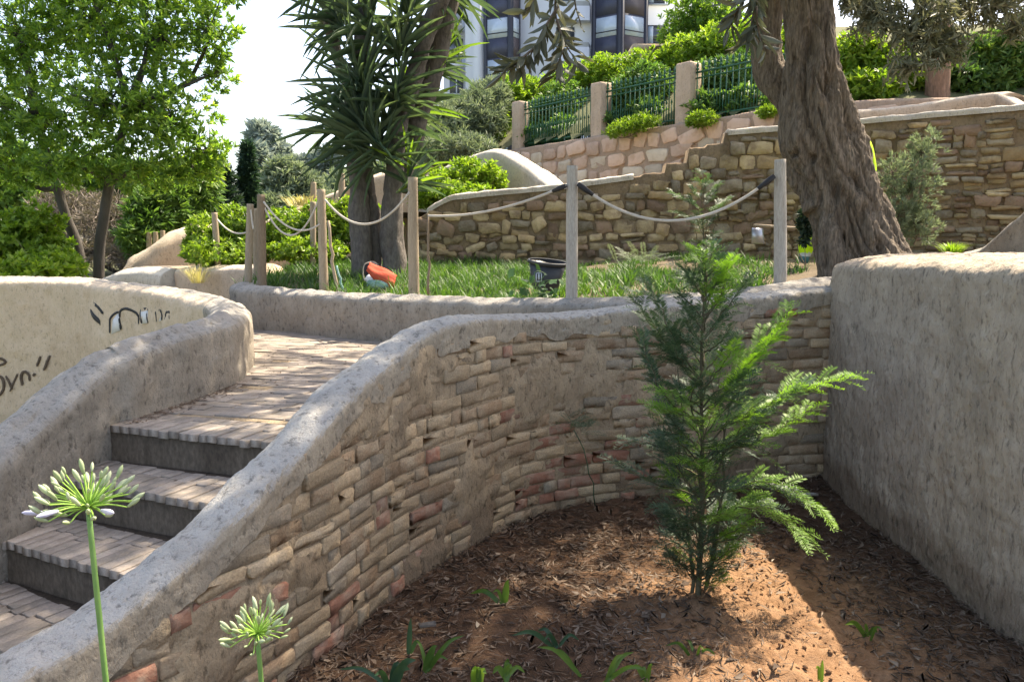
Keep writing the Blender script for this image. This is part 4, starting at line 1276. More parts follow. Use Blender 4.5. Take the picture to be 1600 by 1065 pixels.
R_(638, 262, -.35, (.1, -.3, 1), 30, .55, 1); R_(645, 285, -.35, (.75, -.3, .45), 26, .6, 1); R_(500, -50, .3, (-.4, 0, .5), 60, .8); R_(590, -50, 0, (0, 0, .5), 70, .85); R_(700, -30, .3, (.4, 0, .4), 60, .8); R_(605, 190, .1, (.3, .2, .8), 60, .75)
for c, ax, n, L, lit in ros:
    u, v = perp(ax[None]); u, v = u[0], v[0]
    for k in range(int(n * .66)):
        a = radians(random.uniform(8, 108)) if not lit else radians(random.uniform(8, 75))
        ph = random.uniform(0, 2 * pi)
        d = cos(a) * ax + sin(a) * (cos(ph) * u + sin(ph) * v)
        up = nrm(ax - d * d.dot(ax) + np.array([0, 0, .3]))
        s_ = nrm(np.cross(d, up)); up = np.cross(s_, d)
        l = L * random.uniform(.7, 1.1)
        blades.append((c - ax * random.uniform(0, .28) + d * .03, np.column_stack([s_, d, up]), (.040 * random.uniform(.8, 1.15), l, l), lit))
def put_leaves(blades, units, parent, mats, stuffmat, limit=300, name='leaf'):
    sc = []
    for c, R, s, lit in blades:
        q = proj(np.array([c, c + R[:, 1] * s[1]]))
        m = (q[0] + q[1]) / 2
        vis = -10 < m[0] < 1610 and -10 < m[1] < 1075 and m[2] > .2
        sc.append(np.hypot(*(q[0, :2] - q[1, :2])) * s[0] / m[2] if vis else 0)
    order = np.argsort(-np.array(sc))
    mc = {}
    rest = []
    for j, i in enumerate(order):
        c, R, s, lit = blades[i]
        k = int(rng.integers(len(units)))
        if j < limit and sc[i] > 0:
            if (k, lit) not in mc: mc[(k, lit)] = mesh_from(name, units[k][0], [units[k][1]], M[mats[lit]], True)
            o = bpy.data.objects.new(name, mc[(k, lit)])
            o.matrix_basis = Matrix.LocRotScale(Vector(c), Matrix(R.tolist()), Vector(s))
            COL.objects.link(o); adopt(o, parent)
        else:
            rest.append(((units[k][0] * np.array(s)) @ R.T + c, units[k][1]))
    if rest:
        mb = MB()
        for V, F in rest: mb.add(V, [F])
        o = link('small_leaves', mb.mesh('small_leaves', M[stuffmat], True), parent)
        tag(o, kind='stuff')
put_leaves(blades, bu, yucca, ['leaf_yucca', 'leaf_yucca_lit'], 'leaf_yucca_stuff')

# --- olive tree with gnarled trunk; its crown, above the frame, shades the place
od = 6.9
olive = thing('olive_tree', 'massive old olive with gnarled furrowed leaning trunk above the right wall', 'tree', at(1345, 410, od))
tp = [at(1352, 470, od - .1), at(1352, 425, od - .05), at(1340, 385, od), at(1322, 320, od), at(1300, 260, od), at(1278, 200, od + .02), at(1268, 130, od + .05), at(1264, 60, od + .05), at(1258, -10, od + .05), at(1250, -90, od), at(1235, -190, od - .2)]
tr = [.42, .36, .325, .30, .295, .275, .215, .19, .185, .20, .21]
V, F = rough_tube(tp, tr, 220, .03, 9, 17, 300, .22, 3.0, 6, .07)
# flared roots and hollows
def press(V, c, r, depth, sq=(1, 1, 1)):
    ctr = np.array([np.interp(V[:, 2], [p[2] for p in tp], [p[i] for p in tp]) for i in range(2)]).T
    o = V[:, :2] - ctr
    d = np.linalg.norm(((V - c) / (r * np.array(sq)))[:, [0, 2]], axis=1) + 9 * (o[:, 1] > 0)
    o = o / np.maximum(np.linalg.norm(o, axis=1, keepdims=True), 1e-6)
    w = np.exp(-d ** 2 * 1.5)
    V[:, :2] += o * (w * depth)[:, None]
    return V
for px, py, r, dep, sq in [(1278, 62, .05, -.13, (1, 1, 4)), (1224, 190, .08, -.14, (1, 1, .9)), (1252, 236, .022, -.09, (1, 1, 2.2)), (1276, 246, .022, -.08, (1, 1, 2)), (1240, 120, .03, -.08, (1, 1, 6)), (1262, 130, .028, .06, (1, 1, 5)), (1300, 140, .03, -.04, (1, 1, 4)), (1340, 290, .03, -.08, (1, 1, 3)), (1346, 335, .035, -.09, (1, 1, 3.5)), (1308, 300, .025, -.06, (1, 1, 5)), (1372, 385, .03, -.14, (1, 1, 4)), (1318, 380, .025, -.08, (1, 1, 4)), (1355, 300, .05, .05, (1, 1, 3)), (1258, 210, .05, .06, (1, 1, 3))]:
    V = press(V, at(px, py, od - .28), r, dep, sq)
link('trunk', mesh_from('trunk', V, F, M['bark_olive'], True), olive)
for tp2, tr2, sd in [([at(1292, 330, od + .05), at(1262, 200, od + .35), at(1230, 150, od + .5), at(1203, 110, od + .6), at(1197, 60, od + .6), at(1204, 0, od + .6), at(1198, -80, od + .4), at(1170, -200, od)], [.2, .17, .17, .15, .14, .135, .13, .11], 5),
                     ([at(1330, 360, od + .05), at(1290, 315, od + .05), at(1258, 285, od + .1), at(1238, 262, od + .15), at(1232, 250, od + .2)], [.17, .17, .13, .1, .06], 6),
                     ([at(1340, 330, od + .25), at(1345, 270, od + .3), at(1338, 215, od + .25), at(1320, 150, od + .2)], [.17, .11, .08, .06], 8),
                     ([at(1335, 300, od - .12), at(1352, 340, od - .16), at(1378, 385, od - .2), at(1402, 420, od - .22), at(1415, 450, od - .2)], [.10, .115, .12, .12, .1], 9),
                     ([at(1302, 330, od - .16), at(1300, 370, od - .2), at(1302, 410, od - .22), at(1304, 450, od - .22)], [.08, .10, .12, .13], 10)]:
    V, F = rough_tube(tp2, tr2, 48, .022, 9, sd, 90, .25, 2, 4, .09)
    link('limb', mesh_from('limb', V, F, M['bark_olive'], True), olive)
# crown
PATCH = np.array([(.35, 1.7), (1.45, 1.7), (1.6, 2.8), (1.65, 3.5), (1.6, 4.1), (1.05, 3.9), (.85, 3.6), (.6, 3.0)])  # unseen crown is left open where its shadow would fall here
oc = np.array(at(1262, -60, od))
cb = [((2.3, 5.6, 5.2), (2.2, 2.2, .8)), ((.4, 5.2, 5.0), (1.7, 1.9, .7)), ((3.9, 4.2, 4.9), (1.7, 1.7, .8)), ((1.8, 3.6, 4.7), (1.6, 1.4, .6)), ((-1.0, 5.0, 5.0), (1.4, 1.6, .6)), ((4.6, 6.6, 5.4), (1.8, 1.6, .9)),
      ((2.2, 7.6, 5.9), (2.0, 1.2, .7)), ((.0, 6.8, 5.6), (1.7, 1.2, .6)), ((3.2, 2.6, 4.4), (1.4, 1.2, .6)), ((.9, 8.6, 6.2), (1.6, 1.0, .6)), ((5.5, 4.6, 4.6), (1.4, 1.6, .8)), ((-1.9, 6.4, 5.6), (1.2, 1.2, .5))]
cb = [(np.array(c), np.array(r)) for c, r in cb]
P, Dd = blob_points(cb, 3800, .5)
dens = fbm(P * .9, 3, 41) + .45 * fbm(P * 2.3, 2, 43)
# unseen extra leaf clusters, added to keep steps, parapets and brick wall in shade
_pt = []
for _ in range(1900):
    r_ = random.random()
    if r_ < .5:
        i_ = random.randrange(60, len(D_WALL)); _b = np.array([D_WALL[i_][0], D_WALL[i_][1], random.uniform(.3, 1.15)])
        if not (1.2 < _b[1] < 4.7): continue
    elif r_ < .85: _b = np.array([random.uniform(-2.6, -1.4), random.uniform(2.0, 5.0), random.uniform(.4, 1.1)])
    else: _b = np.array([random.uniform(-.9, .25), random.uniform(2.6, 4.6), 0.0])
    _h = random.uniform(4.2, 5.9)
    _pt.append(_b + SUN * ((_h - _b[2]) / SUN[2]) + rng.normal(0, .12, 3))
_pt = np.array(_pt)
P = np.vstack([P, _pt]); Dd = np.vstack([Dd, nrm(rng.normal(0, 1, _pt.shape))])
dens = np.concatenate([dens, np.ones(len(_pt))])
sh = P - SUN * (P[:, 2] / SUN[2])[:, None]
q = proj(P)
keep = (dens > -.6) & ~in_poly(sh[:, 0], sh[:, 1], PATCH) & ~((q[:, 0] > -40) & (q[:, 0] < 1640) & (q[:, 1] > -45))
def clear(a, b):
    q_ = a + (b - a) * np.linspace(0, 1, 9)[:, None]
    s_ = q_ - SUN * (q_[:, 2] / SUN[2])[:, None]
    return not in_poly(s_[:, 0], s_[:, 1], PATCH).any()
P, Dd = P[keep], Dd[keep]
crown_pts = P
V, F = leafcloud(P, nrm(Dd + rng.normal(0, .6, Dd.shape) + [0, 0, -.25]), 19, .085, .022, 10, 75, 2.2)
# hanging sprays seen at the top right
hang = [B(1370, 25, 5.6, 50, 45), B(1440, 50, 5.4, 55, 50), B(1500, 20, 5.6, 55, 40), B(1560, 5, 5.5, 55, 35), B(1420, 110, 5.4, 34, 22), B(1480, 80, 5.5, 38, 30), B(1340, -10, 5.8, 40, 40), B(1590, 45, 5.8, 30, 24)]
P2, D2 = blob_points(hang, 560, .6)
V2, F2 = leafcloud(P2, nrm(D2 * .6 + rng.normal(0, .6, D2.shape) + [0, 0, -.7]), 13, .075, .016, 10, 70, 2.0)
link('crown', mesh_from('crown', np.vstack([V, V2]), [F, F2 + len(V)], M['leaf_olive']), olive)
mb = MB()
top1, top2 = at(1235, -190, od - .2), at(1170, -200, od)
for c, r in cb:
    s0 = top1 if c[0] > 2 else top2
    if clear(s0, c): mb.tube(*limb(s0, c, .11, .03, .08, 10), 7)
for c, r in hang: mb.tube(*limb(at(1450, -160, 5.7), c, .02, .006, .1, 7), 5)
for p in crown_pts[::4]:
    c = cb[int(np.argmin([np.linalg.norm(p - c) for c, r in cb]))][0]
    if clear(c, p): mb.tube(*limb(c, p, .012, .004, .1, 4), 3, cap=False)
for p in P2[::4]:
    c = hang[int(np.argmin([np.linalg.norm(p - c) for c, r in hang]))][0]
    mb.tube(*limb(c, p, .004, .002, .1, 4), 3, cap=False)
def leaf_unit(seed):
    r = np.random.default_rng(seed)
    n = 5
    t = np.linspace(0, 1, n)
    w = np.array([.12, .8, 1, .75, .06]) * .5
    b = r.uniform(-.12, .12) * t ** 2
    V = np.stack([np.column_stack([w, t, b + .18 * w]), np.column_stack([0 * t, t, b]), np.column_stack([-w, t, b + .18 * w])], 1).reshape(-1, 3)
    return V, grid_faces(n, 3)
lu = [leaf_unit(i + 20) for i in range(5)]
near = []
def spray(pts, d0, nleaf, L, spread_=1.0):
    Pp = np.array([at(a, b, d0 + k * .02) for k, (a, b) in enumerate(pts)])
    Pc = resample(curve(Pp, None), 24, 3)
    mb.tube(Pc, np.linspace(.004, .0015, 24), 5)
    T = nrm(np.gradient(Pc, axis=0))
    for k in range(nleaf):
        i = min(23, int(4 + 20 * (k + random.random()) / nleaf))
        u, v = perp(T[i][None]); u, v = u[0], v[0]
        ph = random.uniform(0, 2 * pi); a = radians(random.uniform(25, 75) * spread_)
        d = cos(a) * T[i] + sin(a) * (cos(ph) * u + sin(ph) * v)
        N = nrm(np.cross(d, nrm(rng.normal(0, 1, 3)))); s_ = np.cross(d, N)
        l = L * random.uniform(.75, 1.15)
        near.append((Pc[i], np.column_stack([s_, d, N]), (.0165 * random.uniform(.8, 1.2) * L / .065, l, l), 0))
spray([(880, -90), (870, -30), (868, 20), (878, 60), (900, 95)], 2.1, 34, .068)
spray([(872, 10), (850, 45), (835, 75), (818, 105)], 2.1, 28, .068)
spray([(870, 30), (880, 70), (872, 100), (868, 118)], 2.08, 26, .064)
spray([(846, -60), (842, -20), (832, 5), (822, 18)], 2.15, 16, .066)
spray([(835, 75), (805, 100), (785, 115)], 2.12, 18, .066)
spray([(900, -60), (898, 0), (908, 40)], 2.2, 9, .06)
spray([(1200, -80), (1185, -20), (1176, 30), (1168, 62)], 2.3, 36, .068)
spray([(1190, -30), (1160, 5), (1145, 30), (1140, 45)], 2.3, 26, .068)
spray([(1182, 10), (1185, 45), (1195, 80)], 2.3, 12, .066)
spray([(1150, -60), (1140, -15), (1130, 5)], 2.4, 10, .06)
mb.build('branches', M['bark_olive'], olive, True)
put_leaves(near, lu, olive, ['leaf_olive_near'], 'leaf_olive')
# second tree on the upper terrace
rt = at(1466, 160, 12.4)
plant('terrace_tree', 'reddish tree trunk rising from the hedge at upper right', 'tree', rt - np.array([0, 0, .6]), [(np.array(at(1470, -130, 12.4)), np.array([2, 1.8, 1.0])), (np.array(at(1380, -120, 12.4)), np.array([1.4, 1.3, .8])), (np.array(at(1590, -110, 12.4)), np.array([1.4, 1.3, .8]))], 700, 12, .09, .022, 'leaf_olive', 'bark_red', .08,
      trunk=[([rt - [0, 0, .6], at(1465, 120, 12.4), at(1468, 70, 12.4), at(1470, 0, 12.4), at(1470, -80, 12.4)], [.22, .18, .165, .16, .14])], stem_name='trunk', foliage_name='crown')

# --- the young conifer in the soil bed
def frond(mb, P, D, N, l, nn, nl, nw, lift=.55):
    """flat feathery branchlet: axis plus two ranks of needles"""
    D = nrm(D); Sd = nrm(np.cross(D, N)); N = np.cross(Sd, D)
    t = (np.arange(nn) + .5) / nn
    droop = -.18 * l * t ** 2
    A = P + D * (l * t)[:, None] + np.array([0, 0, 1.0]) * droop[:, None]
    ln = nl * np.interp(t, [0, .2, .7, 1], [.6, 1, 1, .55]) * rng.uniform(.85, 1.15, nn)
    V, F = [], []
    k = 0
    for sg in (-1, 1):
        d = nrm(D * lift + Sd * sg * .85 + N * rng.normal(.12, .18, (nn, 1)))
        tip = A + d * ln[:, None]
        b1 = A - D * nw * .5; b2 = A + D * nw * .5 + N * nw * .2
        m1 = A + d * (ln * .5)[:, None] + D * nw * .55
        V.append(np.stack([b1, m1, tip], 1).reshape(-1, 3)); F.append(np.arange(nn * 3).reshape(-1, 3) + k); k += nn * 3
    mb.add(np.vstack(V), [np.vstack(F)])
def conifer(name, label, base, top, H, branches, group=None, nl=.028, nbr=60, seed=3, wid=.42, pxs=None, litp=1, dens=1.3):
    t = thing(name, label, 'tree', base, group)
    base = np.asarray(base, float); top = np.asarray(top, float)
    sm = MB()
    P = np.array([base - [0, 0, .08], base + (top - base) * .33 + [.01, 0, 0], base + (top - base) * .66 + [-.008, .01, 0], top])
    Pc = resample(curve(P, None), 24, 3)
    sm.tube(Pc, np.linspace(.014 * H / 1.5, .0025, 24), 7)
    for o in (-.03, .025, .045):
        sm.tube(*limb(base + [o, .01, -.05], base + (top - base) * rng.uniform(.45, .7) + [o * 3.2, rng.normal(0, .05), 0], .009 * H / 1.5, .002, .03, 10), 6)
    sm.build('stem', M['needle_stem'], t, True)
    def branch(a, b, new, sag=.0, nsub=14):  # new picks the sunlit needle colour
        bm_ = MB()
        L = np.linalg.norm(b - a)
        Pb, _ = limb(a, b, .004, .001, .05, 12)
        Pb[:, 2] += -sag * L * np.sin(np.linspace(0, pi, 12))
        T = nrm(np.gradient(Pb, axis=0))
        V, F = tube(Pb, np.linspace(.0045, .0012, 12), 4, False)
        nv0 = len(V); nf0 = len(F[0])
        bm_.add(V, F)
        nsub = max(5, int(nsub * L / .35 * dens))
        for k in range(nsub):
            f = .22 + .78 * (k + rng.random() * .5) / nsub
            i = f * 11; i0 = min(10, int(i))
            p = Pb[i0] + (Pb[i0 + 1] - Pb[i0]) * (i - i0)
            tg = T[i0]
            up = np.array([0, 0, 1.0]); sd = nrm(np.cross(tg, up)) * (1 if k % 2 else -1)
            d = nrm(tg * .75 + sd * .75 + up * rng.normal(.02, .22))
            l = rng.uniform(.08, .17) * (1.05 - .45 * f) * (.75 + .5 * L / .4)
            frond(bm_, p, d, nrm(up + tg * .2 + rng.normal(0, .15, 3)), l, max(7, int(l / .0072)), nl, nl * .2)
        frond(bm_, Pb[9], T[10], np.array([0, 0, 1.0]), L * .3 + .04, 14, nl, nl * .17)
        me = bm_.mesh('branch', [M['needle_stem'], M['needles_lit' if new else 'needles']])
        fm = np.ones(len(me.polygons), np.int32); 
        # quads of the twig come first in the face list only when sorted by size, so look at the sizes
        tot = np.zeros(len(me.polygons), np.int32); me.polygons.foreach_get('loop_total', tot)
        fm[tot == 4] = 0
        me.polygons.foreach_set('material_index', fm)
        link('branch', me, t)
    for (h, px, py, dd, new, sag) in branches:
        a = base + (top - base) * h
        branch(a, at(px, py, base[1] + dd), new, sag)
    for k in range(nbr):
        h = .02 + .94 * (k + rng.random()) / nbr
        az = k * 2.4 + rng.normal(0, .4)
        a = base + (top - base) * h
        L = wid * np.interp(h, [0, .1, .3, .6, .85, 1], [.55, .75, 1, .85, .5, .25]) * rng.uniform(.6, 1.1)
        d = nrm(np.array([cos(az), sin(az), rng.uniform(.35, 1.0) + .5 * h]))
        branch(a, a + d * L, litp * rng.random() > 1 -  (.08 if cos(az) < 0 else .42), rng.uniform(-.05, .08))  # sunlit colour goes mostly to branches on the right
    return t
sb = gz(1090, 930, .03)
conifer('young_conifer', 'feathery young conifer planted in the soil bed with bright green new shoots', sb, at(1104, 384, sb[1] + .02), 1.6,
        [(.55, 1235, 482, 0, 1, .03), (.5, 1215, 520, -.1, 1, .0), (.45, 1322, 584, -.05, 1, -.02), (.42, 1265, 640, .0, 1, .0), (.38, 1250, 600, -.1, 0, .0), (.25, 1288, 800, -.1, 1, -.22), (.22, 1265, 840, -.18, 1, -.2), (.26, 1240, 770, -.15, 0, -.12),
         (.3, 965, 725, .0, 0, .0), (.4, 980, 690, .1, 0, 0), (.6, 992, 470, .05, 0, 0), (.62, 1010, 440, .0, 0, .02), (.5, 1005, 520, .0, 0, .02), (.55, 1040, 610, -.2, 1, -.05), (.5, 1035, 640, -.22, 1, -.05), (.85, 1065, 415, 0, 0, 0), (.82, 1145, 400, -.05, 1, 0), (.8, 1135, 425, -.1, 1, 0), (.9, 1085, 392, 0, 1, 0), (.75, 1165, 440, 0, 0, 0),
         (.05, 1052, 872, 0, 0, 0), (.05, 1140, 866, -.02, 0, 0), (.08, 1105, 830, -.1, 0, 0), (.1, 1062, 835, .05, 0, 0), (.04, 1075, 895, -.08, 0, 0), (.04, 1122, 890, -.06, 0, 0), (.12, 1085, 800, -.1, 0, 0), (.14, 1145, 815, .05, 0, 0), (.2, 1045, 830, -.05, 0, 0), (.15, 1180, 830, -.1, 0, -.05), (.12, 1040, 800, .05, 0, 0), (.3, 1080, 720, -.25, 1, -.1), (.35, 1110, 650, -.25, 1, -.1), (.45, 1170, 600, -.2, 0, -.1), (.18, 1200, 790, 0, 0, -.1)], nbr=72, nl=.034, wid=.35)
s2 = at(1098, 425, 8.6)
conifer('young_conifer', 'smaller young conifer standing on the grass before the stone wall', s2, at(1098, 268, 8.6), 1.2,
        [(.6, 1048, 300, 0, 0, 0), (.6, 1140, 310, 0, 0, 0), (.5, 1052, 330, 0, 0, 0), (.7, 1125, 285, 0, 0, 0)], nbr=20, wid=.34, nl=.036, litp=0)
s3 = at(1000, 415, 8.9)
t = thing('low_fern', 'low pale ferny plant sprawling at the foot of the stone wall', 'plant', s3)
mb = MB()
for k in range(26):
    a = rng.uniform(0, 2 * pi); d = np.array([cos(a) * 1.4, sin(a) * .6, rng.uniform(.25, .9)])
    frond(mb, s3 + np.array([rng.normal(0, .14), rng.normal(0, .06), .05]), d, np.array([0, 0, 1.0]), rng.uniform(.25, .42), 26, .045, .007)
mb.build('fronds', M['leaf_grey'], t)
sp = at(897, 672, 4.35)
t = thing('wall_sprig', 'small dark green feathery sprig against the brick wall left of the conifer', 'plant', sp)
mb = MB()
for k in range(16):
    a = rng.uniform(-2.6, .4)
    frond(mb, sp + rng.normal(0, .03, 3) * [1.4, .6, 1], np.array([cos(a), rng.normal(0, .3), .1 + .7 * rng.random()]), np.array([0, -.6, 1.0]), rng.uniform(.09, .16), 18, .024, .004)
mb.tube(*limb(sp, gz(930, 790, .05), .003, .004, .05, 8), 5)
mb.build('fronds', M['needles'], t)

# --- grass on the terrace
n = 60000
ncl = 2600
gc = np.column_stack([rng.uniform(-3.0, 6.5, ncl), rng.uniform(5.4, 11.2, ncl)])
gi = rng.integers(0, ncl, n)
gxy = gc[gi] + rng.normal(0, .05, (n, 2))
gcl = rng.uniform(.6, 1.35, ncl)[gi]
lim = np.interp(gxy[:, 0], _cx, _cy) + .42
wl = np.interp(gxy[:, 0], [-3, -1.4, .9, 3, 4.7, 6.2, 9.5], [12, 11.3, 10.9, 10.75, 10.5, 9.65, 7.8])
dn = fbm(np.column_stack([gxy * .9, np.zeros(n)]), 3, 88)
k = (gxy[:, 1] > lim) & (gxy[:, 1] < wl - .1) & (dn > -.8) & (np.hypot(gxy[:, 0] - at(590, 446, 8.0)[0], gxy[:, 1] - 7.92) > .12) & ~((gxy[:, 0] > 2.4) & (gxy[:, 1] < 7.6)) & ~((gxy[:, 0] > 2.95) & (rng.random(n) < .97)) & ~((gxy[:, 0] > 1.3) & (gxy[:, 1] < lim + .35))
gaz = np.arctan2(gxy[:, 1] - gc[gi, 1], gxy[:, 0] - gc[gi, 0])[k]; gcl = gcl[k]
gxy = gxy[k]; dn = dn[k]; n = len(gxy)
zt_ = z_terr(gxy[:, 0], gxy[:, 1]) - .02
hgt = rng.uniform(.09, .18, n) * (1 + .4 * dn) * gcl * .8
az = gaz + rng.normal(0, .6, n); le = rng.uniform(.15, 1.0, n)
d = np.column_stack([np.cos(az) * le, np.sin(az) * le, np.ones(n)])
sd = np.column_stack([-np.sin(az), np.cos(az), np.zeros(n)]) * rng.uniform(.004, .0075, n)[:, None]
b0 = np.column_stack([gxy, zt_])
mid = b0 + d * (hgt * .55)[:, None]
tip = b0 + d * hgt[:, None] + np.column_stack([np.cos(az), np.sin(az), -.3 * np.ones(n)]) * (hgt * .35 * le)[:, None]
V = np.stack([b0 - sd, b0 + sd, mid + sd * .8, mid - sd * .8, tip], 1).reshape(-1, 3)
i = np.arange(n)[:, None] * 5
tag(link('grass', mesh_from('grass', V, [i + np.array([[0, 1, 2, 3]]), i + np.array([[3, 2, 4]])], M['grass'])), 'long green grass carpeting the terrace before the stone wall', 'grass', kind='stuff')

# --- litter of needles, twigs and dry leaves on the soil
n = 46000
xy = np.column_stack([rng.uniform(-1.9, 2.2, n), rng.uniform(2.0, 5.5, n) ** 1.0])
onm = np.exp(-(((xy[:, 0] - 1.08) / .42) ** 2 + ((xy[:, 1] - 3.0) / .75) ** 2) * 1.2) * .93
dn = fbm(np.column_stack([xy * 1.6, np.zeros(n)]), 3, 98)
k = (rng.random(n) > onm * 1.02) & (dn + rng.random(n) * 1.1 > -.1)
xy = xy[k]; n = len(xy)
L = rng.uniform(.02, .075, n); W = rng.uniform(.0008, .0021, n)
flake = rng.random(n) < .035
L[flake] = rng.uniform(.02, .055, flake.sum()); W[flake] = rng.uniform(.006, .016, flake.sum())
az = rng.uniform(0, 2 * pi, n); tl = rng.normal(0, .16, n)
d = np.column_stack([np.cos(az) * np.cos(tl), np.sin(az) * np.cos(tl), np.sin(tl)])
sd = np.column_stack([-np.sin(az), np.cos(az), rng.normal(0, .4, n)])
c = np.column_stack([xy, z_soil(xy[:, 0], xy[:, 1]) + rng.uniform(.003, .022, n)])
bow = np.column_stack([-np.sin(az), np.cos(az), np.zeros(n)]) * (L * rng.normal(0, .12, n))[:, None]
V = np.stack([c - d * L[:, None] / 2 - sd * W[:, None] * .4, c + bow - sd * W[:, None], c + d * L[:, None] / 2, c + bow + sd * W[:, None]], 1)
V = V.reshape(-1, 3)
i = np.arange(n)[:, None] * 4
tag(link('leaf_litter', mesh_from('leaf_litter', V, [i + np.array([[0, 1, 2]]), i + np.array([[0, 2, 3]])], M['litter'])), 'brown mulch of dry needles, twigs and leaves over the soil bed', 'mulch', kind='stuff')
n = 900
lx = np.concatenate([np.interp(rng.random(500), np.linspace(0, 1, 5), [p[0] for p in a_in]) + np.abs(rng.normal(0, .07, 500)) + .01, rng.uniform(-2.0, -.6, 400)])
ly = np.concatenate([rng.uniform(a_in[0][1], a_in[4][1], 500), rng.uniform(3.9, 6.6, 400)])
lx[:500] = np.interp(ly[:500], [p[1] for p in a_in], [p[0] for p in a_in]) + np.abs(rng.normal(0, .06, 500)) + .012
az = rng.uniform(0, 2 * pi, n); L = rng.uniform(.008, .04, n); W = rng.uniform(.0015, .007, n)
d = np.column_stack([np.cos(az), np.sin(az), rng.normal(0, .15, n)]); sd = np.column_stack([-np.sin(az), np.cos(az), rng.normal(0, .3, n)])
c = np.column_stack([lx, ly, np.full(n, .7275)])
V = np.stack([c - d * L[:, None] / 2, c - sd * W[:, None], c + d * L[:, None] / 2, c + sd * W[:, None]], 1).reshape(-1, 3)
i = np.arange(n)[:, None] * 4
tag(link('fallen_leaves', mesh_from('fallen_leaves', V, [i + np.array([[0, 1, 2]]), i + np.array([[0, 2, 3]])], M['litter'])), 'brown leaf scraps swept along the foot of the left parapet on the landing', 'litter', kind='stuff')
# clods on the dug soil
mb = MB()
for k in range(1100):
    x, y = rng.normal(1.1, .36), rng.normal(3.0, .5)
    r = abs(rng.normal(0, .0045)) + .002
    a = nrm(rng.normal(0, 1, (8, 3))) 
    ico = np.array([[0, 0, 1], [.9, 0, .2], [.3, .85, .1], [-.75, .5, .15], [-.7, -.5, .1], [.3, -.85, .2], [0, 0, -.6]]) * rng.uniform(.7, 1.2, (7, 1))
    mb.add(ico * r + [x, y, z_soil(x, y) + r * .3], [np.array([[0, 1, 2], [0, 2, 3], [0, 3, 4], [0, 4, 5], [0, 5, 1], [6, 2, 1], [6, 3, 2], [6, 4, 3], [6, 5, 4], [6, 1, 5]])])
tag(mb.build('soil_clods', M['soil']), 'crumbs of reddish earth on the dug soil', 'soil', kind='stuff')
# ------------------------------------------------------------------ objects
def catmull_drop(a, b, sag, n=22):
    t = np.linspace(0, 1, n)[:, None]
    return a + (b - a) * t - np.array([0, 0, 1.0]) * (sag * 4 * t * (1 - t))

def post(px0, y0, px1, y1, d, r, label, mat='wood', seed=0, taper=1.0):
    a, b = at(px1, y1, d), at(px0, y0, d)
    P = np.array([a - [0, 0, .35], a, a + (b - a) * .5, a + (b - a) * .985, b])
    V, F = rough_tube(P, [r * 1.03, r * 1.02, r, r * .98, r * .9], 18, r * .07, 10, seed + 3, 40, .12)
    o = link('wooden_post', mesh_from('wooden_post', V, F, M[mat], True))
    return tag(o, label, 'post', 'wooden posts carrying the rope fence')
posts = [
 (894, 262, 893, 460, 5.95, .046, 'thick pale wooden post beside the black bucket', 'wood_grey'),
 (1219, 252, 1219, 442, 5.78, .046, 'grey wooden post nearest the olive trunk', 'wood_grey'),
 (645, 280, 647, 455, 7.3, .052, 'round wooden post right of the yucca trunks, beside the thin stake', 'wood'),
 (502, 298, 506, 446, 7.9, .046, 'wooden post with a stick leaning against its right side', 'wood'),
 (408, 306, 409, 440, 8.2, .046, 'dark brown post, right and taller one of the touching pair', 'wood_dark'),
 (391, 320, 388, 440, 8.6, .042, 'lighter post left of the dark brown post in the pair', 'wood'),
 (335, 333, 341, 416, 10.1, .04, 'slightly tilted pale post standing in the rounded hedge', 'wood'),
 (302, 338, 302, 372, 12.0, .05, 'short post on top of the sandy mound at the left end of the rope', 'wood'),
 (489, 316, 489, 400, 10.2, .04, 'slim far post seen just left of the post with the leaning stick', 'wood'),
 (534, 271, 534, 305, 13.1, .055, 'small far post up on the sandy parapet beside the yucca', 'wood'),
 (490, 285, 490, 330, 13.2, .05, 'small far post on the sandy parapet left of the yucca', 'wood'),
 (400, 326, 400, 400, 8.9, .035, 'slim post mostly hidden behind the touching pair', 'wood'),
]
for i, p in enumerate(posts): post(*p[:6], p[6], p[7], i)
for px, y0, y1 in [(233, 363, 382), (243, 362, 380), (254, 360, 376)]:
    nm = {233: 'leftmost', 243: 'middle', 254: 'rightmost'}[px]
    post(px, y0, px, y1, 15, .05, nm + ' of the three tiny far posts at the rim of the mound', 'wood', px)
def rope(a, b, sag, label, r=.011, ends=(0, 0), n=26):
    P = catmull_drop(a, b, sag, n)
    if not any(ends):
        mb = MB().tube(P, r, 7)
        return tag(mb.build('rope', M['rope'], None, True), label, 'rope', 'ropes slung between the posts')
    t = thing('rope', label, 'rope', a, 'ropes slung between the posts')
    MB().tube(P, r, 7).build('cord', M['rope'], t, True)
    for e, sl in zip(ends, (slice(0, 3), slice(-3, None))):
        if e:
            q = P[sl]
            w = MB().tube(np.array([q[0], q[1] * .5 + q[0] * .5, q[1], q[2]]) if sl.start == 0 else np.array([q[0], q[1], q[1] * .5 + q[2] * .5, q[2]]), [r * 1.5, r * 1.9, r * 1.8, r * 1.2] if sl.start == 0 else [r * 1.2, r * 1.8, r * 1.9, r * 1.5], 8)
            w.build('tape_wrap', M['tape'], t, True)
    return t
rope(at(903, 287, 5.9), at(1210, 275, 5.74), .30, 'sagging rope between the thick pale post and the grey post', .0115, (1, 1))
rope(at(670, 337, 7.0), at(884, 290, 5.9), .07, 'nearly straight rope from the thin stake to the thick pale post', .011, (0, 1))
rope(at(508, 312, 7.86), at(640, 300, 7.26), .27, 'rope hanging in front of the yucca trunks', .011)
rope(at(412, 315, 8.15), at(500, 350, 7.86), .16, 'lower rope between the dark post and the post with the stick', .010)
